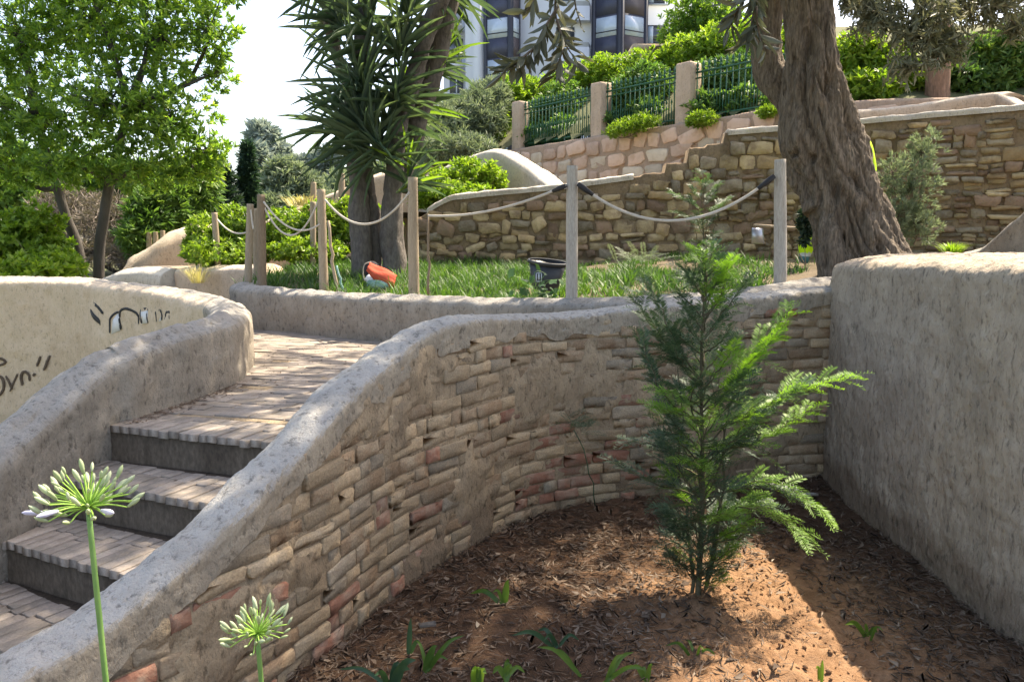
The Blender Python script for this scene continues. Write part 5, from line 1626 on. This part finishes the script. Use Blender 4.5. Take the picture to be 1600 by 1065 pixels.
rope(at(412, 322, 8.2), at(498, 312, 7.9), .33, 'deep sagging upper rope between the dark post and the post with the stick', .010)
rope(at(340, 343, 10.05), at(388, 362, 8.6), .08, 'short rope from the tilted hedge post to the pair of posts', .010)
rope(at(392, 328, 8.55), at(396, 358, 8.5), .02, 'loose rope end hanging down on the lighter post of the pair', .010)
# thin stakes
def stick(a, b, r, name, label, cat, m='wood', k=7):
    P, R = limb(a, b, r, r * .85, .01, 9)
    return tag(MB().tube(P, R, k).build(name, M[m], None, True), label, cat)
stick(at(669, 460, 7.1), at(669, 334, 7.1), .012, 'thin_stake', 'thin upright garden stake holding the rope, right of the round post', 'stake', 'wood_dark')
stick(at(528, 450, 7.75), at(513, 345, 7.8), .018, 'leaning_stick', 'pale stick leaning against the right side of a wooden post', 'stick', 'wood')
stick(at(536, 455, 7.72), at(526, 415, 7.76), .012, 'metal_tool', 'thin greenish rod standing in the grass below the leaning stick', 'tool', 'teal_cloth')
stick(gz(1490, 928, .0) + [0, 0, .0], at(1497, 884, 3.55), .006, 'twig_stake', 'short dark twig leaning at the foot of the right wall', 'stick', 'bark_dark')

# bucket
bc = at(852, 448, 6.75)
bk = thing('black_bucket', 'tilted black plastic bucket standing in the grass left of the thick post', 'bucket', bc)
T0 = np.array([.0, 0, 1.0])
ax = nrm(np.array([.16, -.06, 1.0]))
def lathe(prof, c, ax, k=36):
    ax = nrm(ax); u, v = perp(ax[None]); u, v = u[0], v[0]
    a = np.linspace(0, 2 * pi, k, endpoint=False)
    V = np.concatenate([c + ax * h + r * (np.cos(a)[:, None] * u + np.sin(a)[:, None] * v) for r, h in prof])
    i = np.arange(len(prof) - 1)[:, None] * k; j = np.arange(k)[None]; jn = (j + 1) % k
    return V, [np.stack([i + j, i + jn, i + k + jn, i + k + j], -1).reshape(-1, 4)]
V, F = lathe([(.001, 0), (.11, 0), (.115, .01), (.165, .235), (.16, .235), (.108, .02), (.001, .018)], bc - ax * .02, nrm(np.array([.10, -.1, 1])))
link('pail', mesh_from('pail', V, F, M['plastic_black'], True), bk)
V, F = lathe([(.163, .222), (.176, .222), (.178, .245), (.172, .25), (.16, .248)], bc - ax * .02, nrm(np.array([.10, -.1, 1])))
link('rim', mesh_from('rim', V, F, M['plastic_black'], True), bk)
sc = at(842, 433, 6.59)
mb = MB()
for s_ in ([0, 0, .026, .07, .006],):
    pass
for dx, dz, w, h in [(-.022, 0, .008, .078), (.022, 0, .008, .078), (0, .036, .052, .008), (0, -.036, .052, .008), (.0, .004, .012, .05)]:
    mb.box(sc + [dx, 0, dz], [w, .004, h])
mb.build('label_mark', M['sticker'], bk)

# leafy weed growing over the terrace wall
def lobed(seed):
    r = np.random.default_rng(seed)
    a = np.linspace(-pi * .86, pi * .86, 13)
    rad = .5 * (1 + .22 * np.cos(a * 5)) * np.interp(np.abs(a), [0, pi], [1.1, .75])
    V = np.column_stack([np.sin(a) * rad, .42 + np.cos(a) * rad, -.25 * rad ** 2 + r.normal(0, .03, 13)])
    V = np.vstack([[0, .1, .03], V])
    return V, np.array([[0, i, i + 1] for i in range(1, 13)])
lob = [lobed(i) for i in range(5)]
vb = at(840, 478, 6.3)
vn = thing('leafy_weed', 'dark green broad leaved weed growing over the wall in front of the bucket', 'plant', vb)
lv = []; mb = MB()
for k in range(46):
    px = 842 + rng.normal(0, 20); py = 458 + rng.normal(0, 16)
    P = at(px, py, 6.25 + rng.normal(0, .06))
    mb.tube(*limb(vb + [rng.normal(0, .03), 0, -.05], P, .003, .002, .15, 6), 4)
    d = nrm(np.array([rng.normal(0, .7), -.5 + rng.normal(0, .4), rng.normal(.1, .5)]))
    N = nrm(np.array([rng.normal(0, .4), -.6, .8])); s_ = nrm(np.cross(d, N)); N = np.cross(s_, d)
    sz = rng.uniform(.05, .095)
    lv.append((P, np.column_stack([s_, d, N]), (sz, sz, sz), 0))
mb.build('stem', M['stem_green'], vn, True)
put_leaves(lv, lob, vn, ['vine'], 'vine')

# bag of clothes in the grass
bp = at(588, 446, 8.2)
bag = thing('work_bag', 'open bag with orange red flap, white and teal cloth, lying under the yucca', 'bag', bp)
def lump(c, r, m, name, seed, amp=.12, k=20, sq=1.0):
    th = np.linspace(0.001, pi - .001, 14); ph = np.linspace(0, 2 * pi, k, endpoint=False)
    V = np.array([[sin(t) * cos(p), sin(t) * sin(p), cos(t)] for t in th for p in ph])
    V = V * (1 + amp * fbm(V * 1.7, 3, seed)[:, None])
    V = V * r
    i = np.arange(13)[:, None] * k; j = np.arange(k)[None]; jn = (j + 1) % k
    return link(name, mesh_from(name, V + c, [np.stack([i + j, i + k + j, i + k + jn, i + jn], -1).reshape(-1, 4)], M[m], True), bag)
lump(at(582, 423, 8.25), np.array([.085, .09, .11]), 'dark_cloth', 'bag_body', 1)
lump(at(585, 436, 8.12), np.array([.10, .08, .055]), 'white_cloth', 'white_cloth', 2, .2)
lump(at(593, 444, 8.08), np.array([.13, .09, .055]), 'teal_cloth', 'teal_cloth', 3, .2)
n1, n2 = 16, 9
G = np.zeros((n1, n2, 3))
for i_ in range(n1):
    for j_ in range(n2):
        f, g = i_ / (n1 - 1), j_ / (n2 - 1)
        top = at(578 + 42 * f, 411 + 18 * f + 1.5 * sin(f * 7), 8.1)
        w = .05 + .06 * sin(pi * min(1, f * 1.05) * .8)
        G[i_, j_] = top + np.array([-.02 * g, -.08 * sin(g * pi * .7), -w * g * 1.5 + .012 * sin(g * 14 + f * 5)])
Vf = G.reshape(-1, 3)
o = link('red_flap', mesh_from('red_flap', Vf, [grid_faces(n1, n2)], M['red_cloth'], True), bag)
sm_ = o.modifiers.new('thickness', 'SOLIDIFY'); sm_.thickness = .02; sm_.offset = 0
MB().tube(curve([at(570, 440, 8.1), at(567, 425, 8.1), at(570, 413, 8.1), at(580, 409, 8.12)], 20), .006, 6).build('strap', M['wood_grey'], bag, True)

# hoe lying level, held by the worker behind the trunk
hd = 8.75
hoe = thing('garden_hoe', 'garden hoe held level behind the grey post, steel blade hanging down', 'hoe', at(1184, 356, hd))
MB().tube(np.array([at(1178, 352, hd), at(1210, 354, hd), at(1240, 356, hd), at(1300, 360, hd + .05)]), .016, 8).build('handle', M['wood'], hoe, True)
n1, n2 = 8, 9
G = np.zeros((n1, n2, 3))
for i_ in range(n1):
    for j_ in range(n2):
        f, g = i_ / (n1 - 1), j_ / (n2 - 1)
        G[i_, j_] = at(1175 + 17 * f + 3 * g * (f - .3), 356 + 25 * g, hd - .03 * sin(pi * g) - .02 * sin(pi * f))
o = link('blade', mesh_from('blade', G.reshape(-1, 3), [grid_faces(n1, n2)], M['steel'], True), hoe)
o.modifiers.new('thickness', 'SOLIDIFY').thickness = .006

# worker behind the olive trunk: bending forward, one leg showing left of the trunk
wg0 = at(1258, 412, 9.0)
gzv = wg0[2]
def person():
    ox, oy = wg0[0], wg0[1]
    J, E, R = [], [], []
    def j(x, y, z, r, parent=None):
        J.append((ox + x, oy + y, gzv + z)); R.append(r)
        if parent is not None: E.append((parent, len(J) - 1))
        return len(J) - 1
    pel = j(.34, .10, .86, .15)
    sp1 = j(.40, .08, 1.05, .15, pel); sp2 = j(.49, .06, 1.26, .165, sp1)
    nk = j(.46, .02, 1.44, .06, sp2); hd1 = j(.44, -.02, 1.52, .085, nk); hd2 = j(.43, -.05, 1.62, .095, hd1); j(.42, -.04, 1.69, .06, hd2)
    # left leg (towards image left) steps out
    h1 = j(.24, .08, .80, .105, pel); k1 = j(.10, .0, .46, .105, h1); a1 = j(.0, .05, .14, .095, k1); f1 = j(-.02, -.02, .045, .05, a1); j(-.05, -.14, .035, .042, f1)
    h2 = j(.44, .12, .80, .105, pel); k2 = j(.50, .02, .46, .075, h2); a2 = j(.52, .12, .12, .05, k2); f2 = j(.52, .06, .045, .045, a2); j(.52, -.08, .035, .042, f2)
    s1 = j(.34, .0, 1.33, .075, sp2); e1 = j(.26, -.16, 1.06, .05, s1); w1 = j(.30, -.30, .86, .036, e1); p1 = j(.30, -.36, .82, .034, w1)
    s2 = j(.62, .08, 1.47, .10, sp2); e2 = j(.68, -.10, 1.06, .05, s2); w2 = j(.55, -.28, .88, .036, e2); p2 = j(.52, -.33, .84, .034, w2)
    for p, sgn in ((p1, 1), (p2, -1)):
        bx, by, bz = J[p][0] - ox, J[p][1] - oy, J[p][2] - gzv
        for q in range(4):
            m1 = j(bx + sgn * (q - 1.5) * .02, by - .04, bz - .01, .010, p)
            m2 = j(bx + sgn * (q - 1.5) * .02, by - .05, bz - .045, .009, m1)
            j(bx + sgn * (q - 1.5) * .02, by - .02, bz - .06, .008, m2)
        m1 = j(bx - sgn * .035, by - .01, bz - .02, .011, p); j(bx - sgn * .03, by - .035, bz - .05, .009, m1)
    me = bpy.data.meshes.new('body')
    me.from_pydata(J, E, [])
    o = bpy.data.objects.new('body', me)
    COL.objects.link(o)
    sk = o.modifiers.new('skin', 'SKIN'); sk.use_smooth_shade = True
    for v_, r in zip(me.skin_vertices[0].data, R): v_.radius = (r, r)
    me.skin_vertices[0].data[0].use_root = True
    ss = o.modifiers.new('sub', 'SUBSURF'); ss.levels = 2; ss.render_levels = 2
    dg = bpy.context.evaluated_depsgraph_get()
    dg.update()
    ev = bpy.data.meshes.new_from_object(o.evaluated_get(dg))
    bpy.data.objects.remove(o)
    for m in ('hivis', 'reflect', 'teal_boot', 'skin'): ev.materials.append(M[m])
    for p in ev.polygons:
        c = p.center; z_ = c.z - gzv; x_ = c.x - ox; y_ = c.y - oy
        if z_ < .085: k = 2
        elif z_ < .125: k = 1
        elif z_ > 1.43: k = 3
        elif y_ < -.27 and z_ < .9: k = 3
        else: k = 0
        p.material_index = k
    return ev
pr = thing('person', 'worker in lime hi-vis clothing, mostly hidden behind the olive trunk', 'person', wg0)
link('body', person(), pr)
hc = np.array([wg0[0] + .43, wg0[1] - .02, gzv + 1.65])
th = np.linspace(.001, pi * .55, 9); ph = np.linspace(0, 2 * pi, 18, endpoint=False)
V = np.array([[sin(t) * cos(p), sin(t) * sin(p), cos(t)] for t in th for p in ph])
i_ = np.arange(8)[:, None] * 18; j_ = np.arange(18)[None]; jn = (j_ + 1) % 18
link('hair', mesh_from('hair', V * [.1, .11, .1] + hc, [np.stack([i_ + j_, i_ + 18 + j_, i_ + 18 + jn, i_ + jn], -1).reshape(-1, 4)], M['hair'], True), pr)
lc = MB()
lc.tube(np.array([hc + [0, -.10, -.09], hc + [0, -.125, -.105], hc + [0, -.11, -.12]]), [.008, .014, .01], 8)
lc.build('nose', M['skin'], pr, True)

# pillars and railings on the pink wall
pil = []
for (px, lb) in [(801, 'leftmost'), (923, 'middle'), (1054, 'rightmost')]:
    s_ = None
    dd = {801: 18.1, 923: 16.0, 1054: 14.2}[px]
    x, y = at(px, 200, dd)[:2]
    i_ = int(np.argmin(np.hypot(wg.p[:, 0] - x, wg.p[:, 1] - y)))
    x, y = wg.p[i_, :2] - wg.N[i_] * .24
    t_ = wg.T[i_]; n_ = wg.N[i_]
    rr = {801: .15, 923: .155, 1054: .165}[px]
    htop = 1.07
    nz = 14
    ring = np.array([(-1, -.9), (-.9, -1), (.9, -1), (1, -.9), (1, .9), (.9, 1), (-.9, 1), (-1, .9)]) * rr
    V = []
    for z_ in list(np.linspace(3.70, 3.75 + htop - .03, nz)) + [3.75 + htop]:
        f = 1 if z_ < 3.75 + htop - .01 else .94
        V.append(np.column_stack([x + f * (ring[:, 0] * t_[0] + ring[:, 1] * n_[0]), y + f * (ring[:, 0] * t_[1] + ring[:, 1] * n_[1]), np.full(8, z_)]))
    V = np.vstack(V); V = V + fbm(V * 6, 3, px)[:, None] * .008
    k = 8; i2 = np.arange(nz)[:, None] * k; j2 = np.arange(k)[None]; jn = (j2 + 1) % k
    F = [np.stack([i2 + j2, i2 + jn, i2 + k + jn, i2 + k + j2], -1).reshape(-1, 4), (np.arange(k) + nz * k)[None]]
    tag(link('stone_pillar', mesh_from('stone_pillar', V, F, M['stucco_sand'])), lb + ' of the three square stone pillars of the green railing', 'pillar', 'stone pillars of the railing')
    pil.append((i_, x, y, rr))
# hidden fourth pillar position behind the olive limb
i4 = int(np.argmin(np.hypot(wg.p[:, 0] - 4.5, wg.p[:, 1] - 12.45)))
pil.append((i4, *(wg.p[i4, :2] - wg.N[i4] * .24), .2))
bar_me = {}
for b_, lb in enumerate(['left bay of the green iron railing, between the first two stone pillars', 'middle bay of the green iron railing with yellow weeds at its foot', 'right bay of the green iron railing running behind the olive limb']):
    (ia, xa, ya, ra), (ib, xb, yb, rb) = pil[b_], pil[b_ + 1]
    A, Bp = np.array([xa, ya]), np.array([xb, yb])
    dv = Bp - A; ln = np.linalg.norm(dv); dv = dv / ln
    t = thing('iron_railing', lb, 'railing', (*((A + Bp) / 2), 3.75), 'bays of the iron railing')
    st, en = ra + .03, ln - rb - .03
    nb = int((en - st) / .118)
    hh = 1.03
    if 'b' not in bar_me:
        mb = MB()
        mb.tube(np.array([[0, 0, .02], [0, 0, hh - .12]]), .0125, 6)
        mb.add(*lathe([(.0125, 0), (.028, .01), (.028, .03), (.012, .045), (.02, .06), (.026, .085), (.012, .13), (.001, .16)], np.array([0, 0, hh - .12]), np.array([0, 0, 1.0]), 8))
        bar_me['b'] = mb.mesh('bar', M['iron_green'], True)
        mb = MB(); mb.tube(np.array([[0, 0, .02], [0, 0, hh * .40]]), .010, 6)
        mb.add(*lathe([(.010, 0), (.022, .02), (.01, .06), (.001, .09)], np.array([0, 0, hh * .40]), np.array([0, 0, 1.0]), 8))
        bar_me['s'] = mb.mesh('short_bar', M['iron_green'], True)
    for k in range(nb + 1):
        f = st + (en - st) * k / nb
        p = A + dv * f
        o = link('bar', bar_me['b'], None, (p[0], p[1], 3.76)); adopt(o, t)
        if k < nb:
            p = A + dv * (f + (en - st) / nb / 2)
            o = link('short_bar', bar_me['s'], None, (p[0], p[1], 3.76)); adopt(o, t)
    for hz, hs in ((.10, .03), (hh - .16, .03), (hh - .26, .022)):
        a3 = np.array([*(A + dv * (st - .05)), 3.76 + hz]); b3 = np.array([*(A + dv * (en + .05)), 3.76 + hz])
        R3 = np.column_stack([np.append(dv, 0), np.array([-dv[1], dv[0], 0]), [0, 0, 1.0]])
        MB().box((a3 + b3) / 2, [en - st + .1, .03, hs], R3).build('rail', M['iron_green'], t)
# low brick chimney-like pier in the shrubs
pp = at(1008, 82, 22)
tag(MB().box(pp + [0, 0, -1.0], [.62, .6, 2.0]).box(pp + [0, 0, .06], [.8, .78, .14]).build('garden_pier', M['stucco_sand']), 'small sandy capped pier poking out of the shrubs below the building', 'pier')

# apartment tower far behind
by = 62.0
sx = by / FPX
def X(px): return at(px, 200, by)[0]
def Z(py): return at(800, py, by)[2]
tower = thing('apartment_building', 'white apartment tower with dark navy bay windows behind the park', 'building', (X(860), by, 0))
def part(name, m, x0, x1, z0, z1, y0, y1, parent=None):
    return MB().box([(x0 + x1) / 2, (y0 + y1) / 2, (z0 + z1) / 2], [x1 - x0, y1 - y0, z1 - z0]).build(name, M[m], parent or tower)
ztop = Z(-160)
part('wall', 'facade', X(728), X(1150), 0, ztop, by, by + 14)
part('wall', 'facade', X(690), X(728), 0, ztop, by + 2.2, by + 14)       # set-back left flank with loggias
part('wall', 'facade', X(757) - .9, X(757), 0, ztop, by - .25, by)
fl = 3.0
zf0 = Z(135) - 1.2
for k in range(-4, 6):
    z0 = zf0 + k * fl
    if z0 < 0: continue
    # flank windows and balcony slabs
    wdw = part('window', 'pane_dark', X(700), X(722), z0 + .9, z0 + 2.3, by + 2.1, by + 2.2)
    part('frame', 'facade', X(710), X(712), z0 + .9, z0 + 2.3, by + 2.04, by + 2.1, wdw)
    bal = part('balcony', 'facade', X(690), X(723), z0 - .18, z0, by + .4, by + 2.2)
    part('railing', 'balcony_glass', X(692), X(722), z0, z0 + .75, by + .42, by + .5, bal)
    part('joint', 'facade_grey', X(728), X(757), z0 - .03, z0, by - .006, by)
    # middle part: recessed window and rounded balcony
    if True:
        w2 = part('window', 'pane_dark', X(868), X(896), z0 + .9 + .6, z0 + 2.6, by - .06, by)
        part('sill', 'facade', X(866), X(898), z0 + 1.42, z0 + 1.5, by - .2, by, w2)
        n_ = 4
        a_ = np.array([0, .6, pi - .5, pi])
        cx_, rx_ = (X(862) + X(921)) / 2, (X(921) - X(862)) / 2
        ring = np.column_stack([cx_ - rx_ * np.cos(a_), by - 1.3 * np.sin(a_) ** .6])
        V = np.vstack([np.column_stack([ring, np.full(n_, z0 - .1)]), np.column_stack([ring, np.full(n_, z0 + .95)])])
        i_ = np.arange(n_ - 1)
        bal = link('balcony', mesh_from('balcony', V, [np.stack([i_, i_ + 1, n_ + i_ + 1, n_ + i_], 1), np.arange(n_)[None], (np.arange(n_) + n_)[None]], M['facade']), tower)
        ring2 = np.column_stack([cx_ - rx_ * .97 * np.cos(a_), by - 1.26 * np.sin(a_) ** .6])
        V = np.vstack([np.column_stack([ring2, np.full(n_, z0 + .95)]), np.column_stack([ring2, np.full(n_, z0 + 1.3)])])
        link('railing', mesh_from('railing', V, [np.stack([i_, i_ + 1, n_ + i_ + 1, n_ + i_], 1)], M['balcony_glass']), bal)
    # right part windows
    w3 = part('window', 'pane_dark', X(1008), X(1034), z0 + 1.3, z0 + 2.75, by - .06, by)
    part('pane', 'pane', X(1009), X(1017), z0 + 1.4, z0 + 2.65, by - .09, by - .06, w3)
    part('sill', 'facade', X(1004), X(1040), z0 + 1.2, z0 + 1.28, by - .25, by, w3)
def bay(px0, pxm, px1, depth, label):
    x0, xm, x1 = X(px0), X(pxm), X(px1)
    ypk = by - depth
    b_ = link('bay_window', mesh_from('bay_window', np.array([[x0, by, 0], [x0, by - depth * .35, 0], [xm, ypk, 0], [x1, by - depth * .45, 0], [x1, by, 0]] + [[x0, by, ztop], [x0, by - depth * .35, ztop], [xm, ypk, ztop], [x1, by - depth * .45, ztop], [x1, by, ztop]]),
        [np.array([[0, 1, 6, 5], [1, 2, 7, 6], [2, 3, 8, 7], [3, 4, 9, 8]]), np.array([[5, 6, 7, 8, 9]])], M['navy']), tower)
    pA, pB, pC = np.array([x0, by - depth * .35]), np.array([xm, ypk]), np.array([x1, by - depth * .45])
    def quad(a, b, f0, f1, z0, z1, off, name, m):
        dv = (b - a); n_ = nrm(np.array([dv[1], -dv[0]]))
        p, q_ = a + dv * f0 + n_ * off, a + dv * f1 + n_ * off
        pi_, qi = a + dv * f0 - n_ * .02, a + dv * f1 - n_ * .02
        V = [[*p, z0], [*q_, z0], [*q_, z1], [*p, z1], [*pi_, z0], [*qi, z0], [*qi, z1], [*pi_, z1]]
        return link(name, mesh_from(name, np.array(V), [np.array([[0, 1, 2, 3], [0, 4, 5, 1], [1, 5, 6, 2], [2, 6, 7, 3], [3, 7, 4, 0]])], M[m]), b_)
    for a, b, sd in ((pA, pB, 0), (pB, pC, 1)):
        quad(a, b, .0, .10, 0, ztop, .06, 'mullion', 'navy_frame'); quad(a, b, .86 if sd == 0 else .9, 1.0, 0, ztop, .06, 'mullion', 'navy_frame')
        for k in range(-4, 6):
            z0 = zf0 + k * fl
            if z0 < 0: continue
            quad(a, b, .14, .84, z0 + 1.55, z0 + 2.95, .03, 'pane', 'pane')
            quad(a, b, .12, .86, z0 + 1.85, z0 + 1.93, .05, 'transom', 'navy_frame')
            quad(a, b, .12, .86, z0 + .1, z0 + 1.5, .025, 'panel', 'navy' if sd == 0 else 'brown_panel')
bay(757, 800, 812, 1.6, ''); bay(922, 962, 1005, 2.2, '')

# agapanthus in the foreground
def agapanthus(head, foot, R, label, nb, seed, petals):
    r = np.random.default_rng(seed)
    t = thing('agapanthus', label, 'flower', foot)
    P = curve(np.array([foot, foot * .5 + head * .5 + [.012, 0, 0], head]), 16)
    MB().tube(resample(P, 20, 3), np.linspace(.0062, .0046, 20), 9).build('stem', M['stem_green'], t, True)
    # strap leaves at the foot
    for k in range(6):
        a = r.uniform(0, 2 * pi); L = r.uniform(.25, .4)
        tt = np.linspace(0, 1, 9)
        C = foot + np.column_stack([np.cos(a) * L * tt, np.sin(a) * L * tt, .9 * L * tt - .75 * L * tt ** 2])
        s_ = np.array([-sin(a), cos(a), 0]) * .014
        w = np.interp(tt, [0, .3, .8, 1], [.7, 1, .8, .1])[:, None]
        V = np.stack([C - s_ * w, C + [0, 0, -.003], C + s_ * w], 1).reshape(-1, 3)
        link('leaf', mesh_from('leaf', V, [grid_faces(9, 3)], M['weed_dark'], True), t)
    pm = MB()
    prof = [(.0004, 0), (.0028, .002), (.0042, .010), (.0052, .019), (.0040, .027), (.0006, .033)]
    bmesh_ = [mesh_from('bud', *lathe([(a * f, b * g) for a, b in prof], np.zeros(3), np.array([0, 1.0, 0]), 8), M['bud'], True) for f, g in ((.72, .72), (.55, .5), (.8, .85))]
    pmesh = mesh_from('bud', *lathe([(a * 1.0, b * 1.15) for a, b in prof], np.zeros(3), np.array([0, 1.0, 0]), 8), M['petal'], True)
    for k in range(nb):
        z_ = 1 - 1.28 * (k + .5) / nb
        a = k * 2.39996 + r.normal(0, .35)
        rad = sqrt(max(0, 1 - z_ * z_))
        d = nrm(np.array([rad * cos(a), rad * sin(a), z_ * .8 + .10]))
        ln = R * r.uniform(.55, 1.05) * (1.0 if z_ > -.1 else .9)
        tip = head + d * ln + [0, 0, -.15 * ln * (1 - d[2])]
        md = head + d * ln * .55
        pm.tube(curve(np.array([head, md, tip]), 7), np.linspace(.0018, .0012, 7), 5, False)
        dd = nrm(d + np.array([0, 0, .45]) + r.normal(0, .22, 3))
        u, v = perp(dd[None])
        pet = bool(petals) and k in petals
        o = bpy.data.objects.new('bud', pmesh if pet else bmesh_[int(r.integers(3))])
        if pet: dd = nrm(np.array([d[0], d[1], .05])); u, v = perp(dd[None])
        o.matrix_basis = Matrix.LocRotScale(Vector(tip), Matrix(np.column_stack([u[0], dd, np.cross(u[0], dd)]).tolist()), Vector((1, 1, 1)))
        COL.objects.link(o); adopt(o, t)
    pm.build('pedicels', M['pedicel'], t, True)
h1 = at(138, 792, 1.28)
agapanthus(h1, np.array([at(153, 1065, 1.22)[0] + .02, 1.2, 0.0]), .068, 'taller agapanthus flower head of pale buds at the left, in front of the steps', 62, 4, (36, 44, 51))
h2 = at(402, 990, 1.42)
agapanthus(h2, np.array([h2[0] + .01, 1.4, 0.0]), .059, 'shorter agapanthus bud head in front of the brick wall', 54, 5, ())

# strap leaved weeds on the soil
weeds = [('upright green blade weed near the middle of the mulch', 788, 945, [(795, 905, 12), (735, 928, 8), (770, 925, 6)], 0),
         ('tall single dark blade weed by the brick wall', 640, 1020, [(642, 965, 9), (660, 1010, 7)], 1),
         ('arching green strap weed at the bottom edge', 668, 1050, [(725, 992, 8), (683, 1008, 14), (650, 1000, 6), (700, 1030, 7)], 0),
         ('dark bluish clump of broad blades at the bottom edge', 610, 1075, [(650, 1030, 16), (640, 1045, 18), (585, 1055, 10), (530, 1045, 7), (625, 1035, 14)], 1),
         ('bright curled leaf sprout at the bottom centre', 745, 1070, [(738, 1048, 14), (760, 1052, 12), (750, 1046, 10)], 0),
         ('small star shaped bright sprout at the bottom centre', 790, 1062, [(795, 1035, 12), (770, 1052, 10), (820, 1050, 8), (800, 1045, 9)], 0),
         ('grey green arching blades lying on the mulch', 870, 1010, [(800, 992, 8), (840, 985, 8), (905, 1010, 6), (850, 1000, 7)], 1),
         ('long arching blade weed on the sunlit edge', 905, 1055, [(840, 1010, 8), (860, 1015, 6)], 0),
         ('bent green blade weed in the sunlit soil', 945, 1070, [(990, 1018, 9), (975, 1022, 10), (1010, 1045, 8)], 0),
         ('low sprout of short blades at the bottom, right of centre', 1010, 1068, [(985, 1045, 10), (1020, 1040, 9), (1000, 1050, 9)], 0),
         ('small sprawling grass weed in the sunlit soil', 1085, 1030, [(1040, 1008, 6), (1100, 1015, 6), (1120, 1025, 5), (1070, 1020, 6)], 0),
         ('pale bladed weed in the shade right of the sunny soil', 1355, 1000, [(1320, 975, 9), (1350, 980, 7), (1370, 1000, 6), (1380, 985, 6)], 0),
         ('thin brownish grass weed at the bottom right', 1282, 1066, [(1285, 1035, 8), (1275, 1045, 6)], 0)]
for lb, px, py, tips, dk in weeds:
    f = gz(px, py, .01)
    t = thing('strap_weed', lb, 'weed', f, 'strap leaved weeds in the mulch')
    for (a, b2, w) in tips:
        tip = at(a, b2, f[1] + rng.normal(0, .05))
        tip[2] = max(tip[2], .03)
        md = f * .45 + tip * .55 + [0, 0, .035]
        C = resample(curve(np.array([f + rng.normal(0, .006, 3) * [1, 1, 0], md, tip]), None), 12, 3)
        T_ = nrm(np.gradient(C, axis=0))
        sv = nrm(np.cross(T_, np.array([.2, -1, .35])))
        ww = w / FPX * f[1] * .5 * np.interp(np.linspace(0, 1, 12), [0, .15, .5, .85, 1], [.5, .9, 1, .6, .05])[:, None]
        N_ = np.cross(sv, T_)
        V = np.stack([C - sv * ww, C - N_ * ww * .35, C + sv * ww], 1).reshape(-1, 3)
        link('leaf', mesh_from('leaf', V, [grid_faces(12, 3)], M['weed_dark' if dk else 'weed'], True), t)

# tuft on the right wall, straw tuft on the parapet
def tuft(name, label, cat, c, n, R, H, mat, w=.005):
    az = rng.uniform(0, 2 * pi, n); le = rng.uniform(.05, 1.1, n); h = rng.uniform(.6, 1.1, n) * H
    b0 = c + np.column_stack([np.cos(az), np.sin(az), 0 * az]) * (R * .35 * rng.random(n))[:, None]
    d = np.column_stack([np.cos(az) * le, np.sin(az) * le, np.ones(n)])
    sd = np.column_stack([-np.sin(az), np.cos(az), 0 * az]) * w
    m_ = b0 + d * (h * .55)[:, None]
    tp_ = b0 + d * (h * .9)[:, None] + np.column_stack([np.cos(az), np.sin(az), -.6 + 0 * az]) * (h * .3 * le)[:, None]
    V = np.stack([b0 - sd, b0 + sd, m_ + sd * .8, m_ - sd * .8, tp_], 1).reshape(-1, 3)
    i = np.arange(n)[:, None] * 5
    return tag(link(name, mesh_from(name, V, [i + np.array([[0, 1, 2, 3]]), i + np.array([[3, 2, 4]])], M[mat])), label, cat)
tuft('grass_tuft', 'bright green grass tuft just behind the top of the right wall', 'grass tuft', at(1487, 398, 6.6), 260, .18, .13, 'leaf_lime', .004)
tuft('straw_tuft', 'dry pale straw tuft on the sandy sloping parapet', 'grass tuft', at(478, 322, 13.3), 200, .9, .22, 'straw', .008)
tuft('dry_grass', 'dry grass clump at the foot of the hedge kerb', 'grass tuft', at(310, 442, 9.6), 120, .3, .3, 'straw', .004)
# pale chips on the mulch
for px, py, w, lb in [(1055, 822, .075, 'pale flat wood chip left of the conifer foot'), (1258, 772, .14, 'whitish flat strip of wood by the dark wall corner'), (668, 975, .07, 'pinkish broken tile piece near the brick wall')]:
    c = gz(px, py, .03)
    a = rng.normal(.2, .2)
    R3 = np.array([[cos(a), -sin(a), 0], [sin(a), cos(a), .15], [0, -.15, 1]])
    V, F = unit_brick(px)
    link_ = mesh_from('wood_chip', (V[:, [0, 2, 1]] * np.array([w, w * .45, .012])) @ R3.T + c, F, M['paver' if px == 668 else 'wood_grey'])
    tag(link('tile_piece' if px == 668 else 'wood_chip', link_), lb, 'tile piece' if px == 668 else 'wood chip')
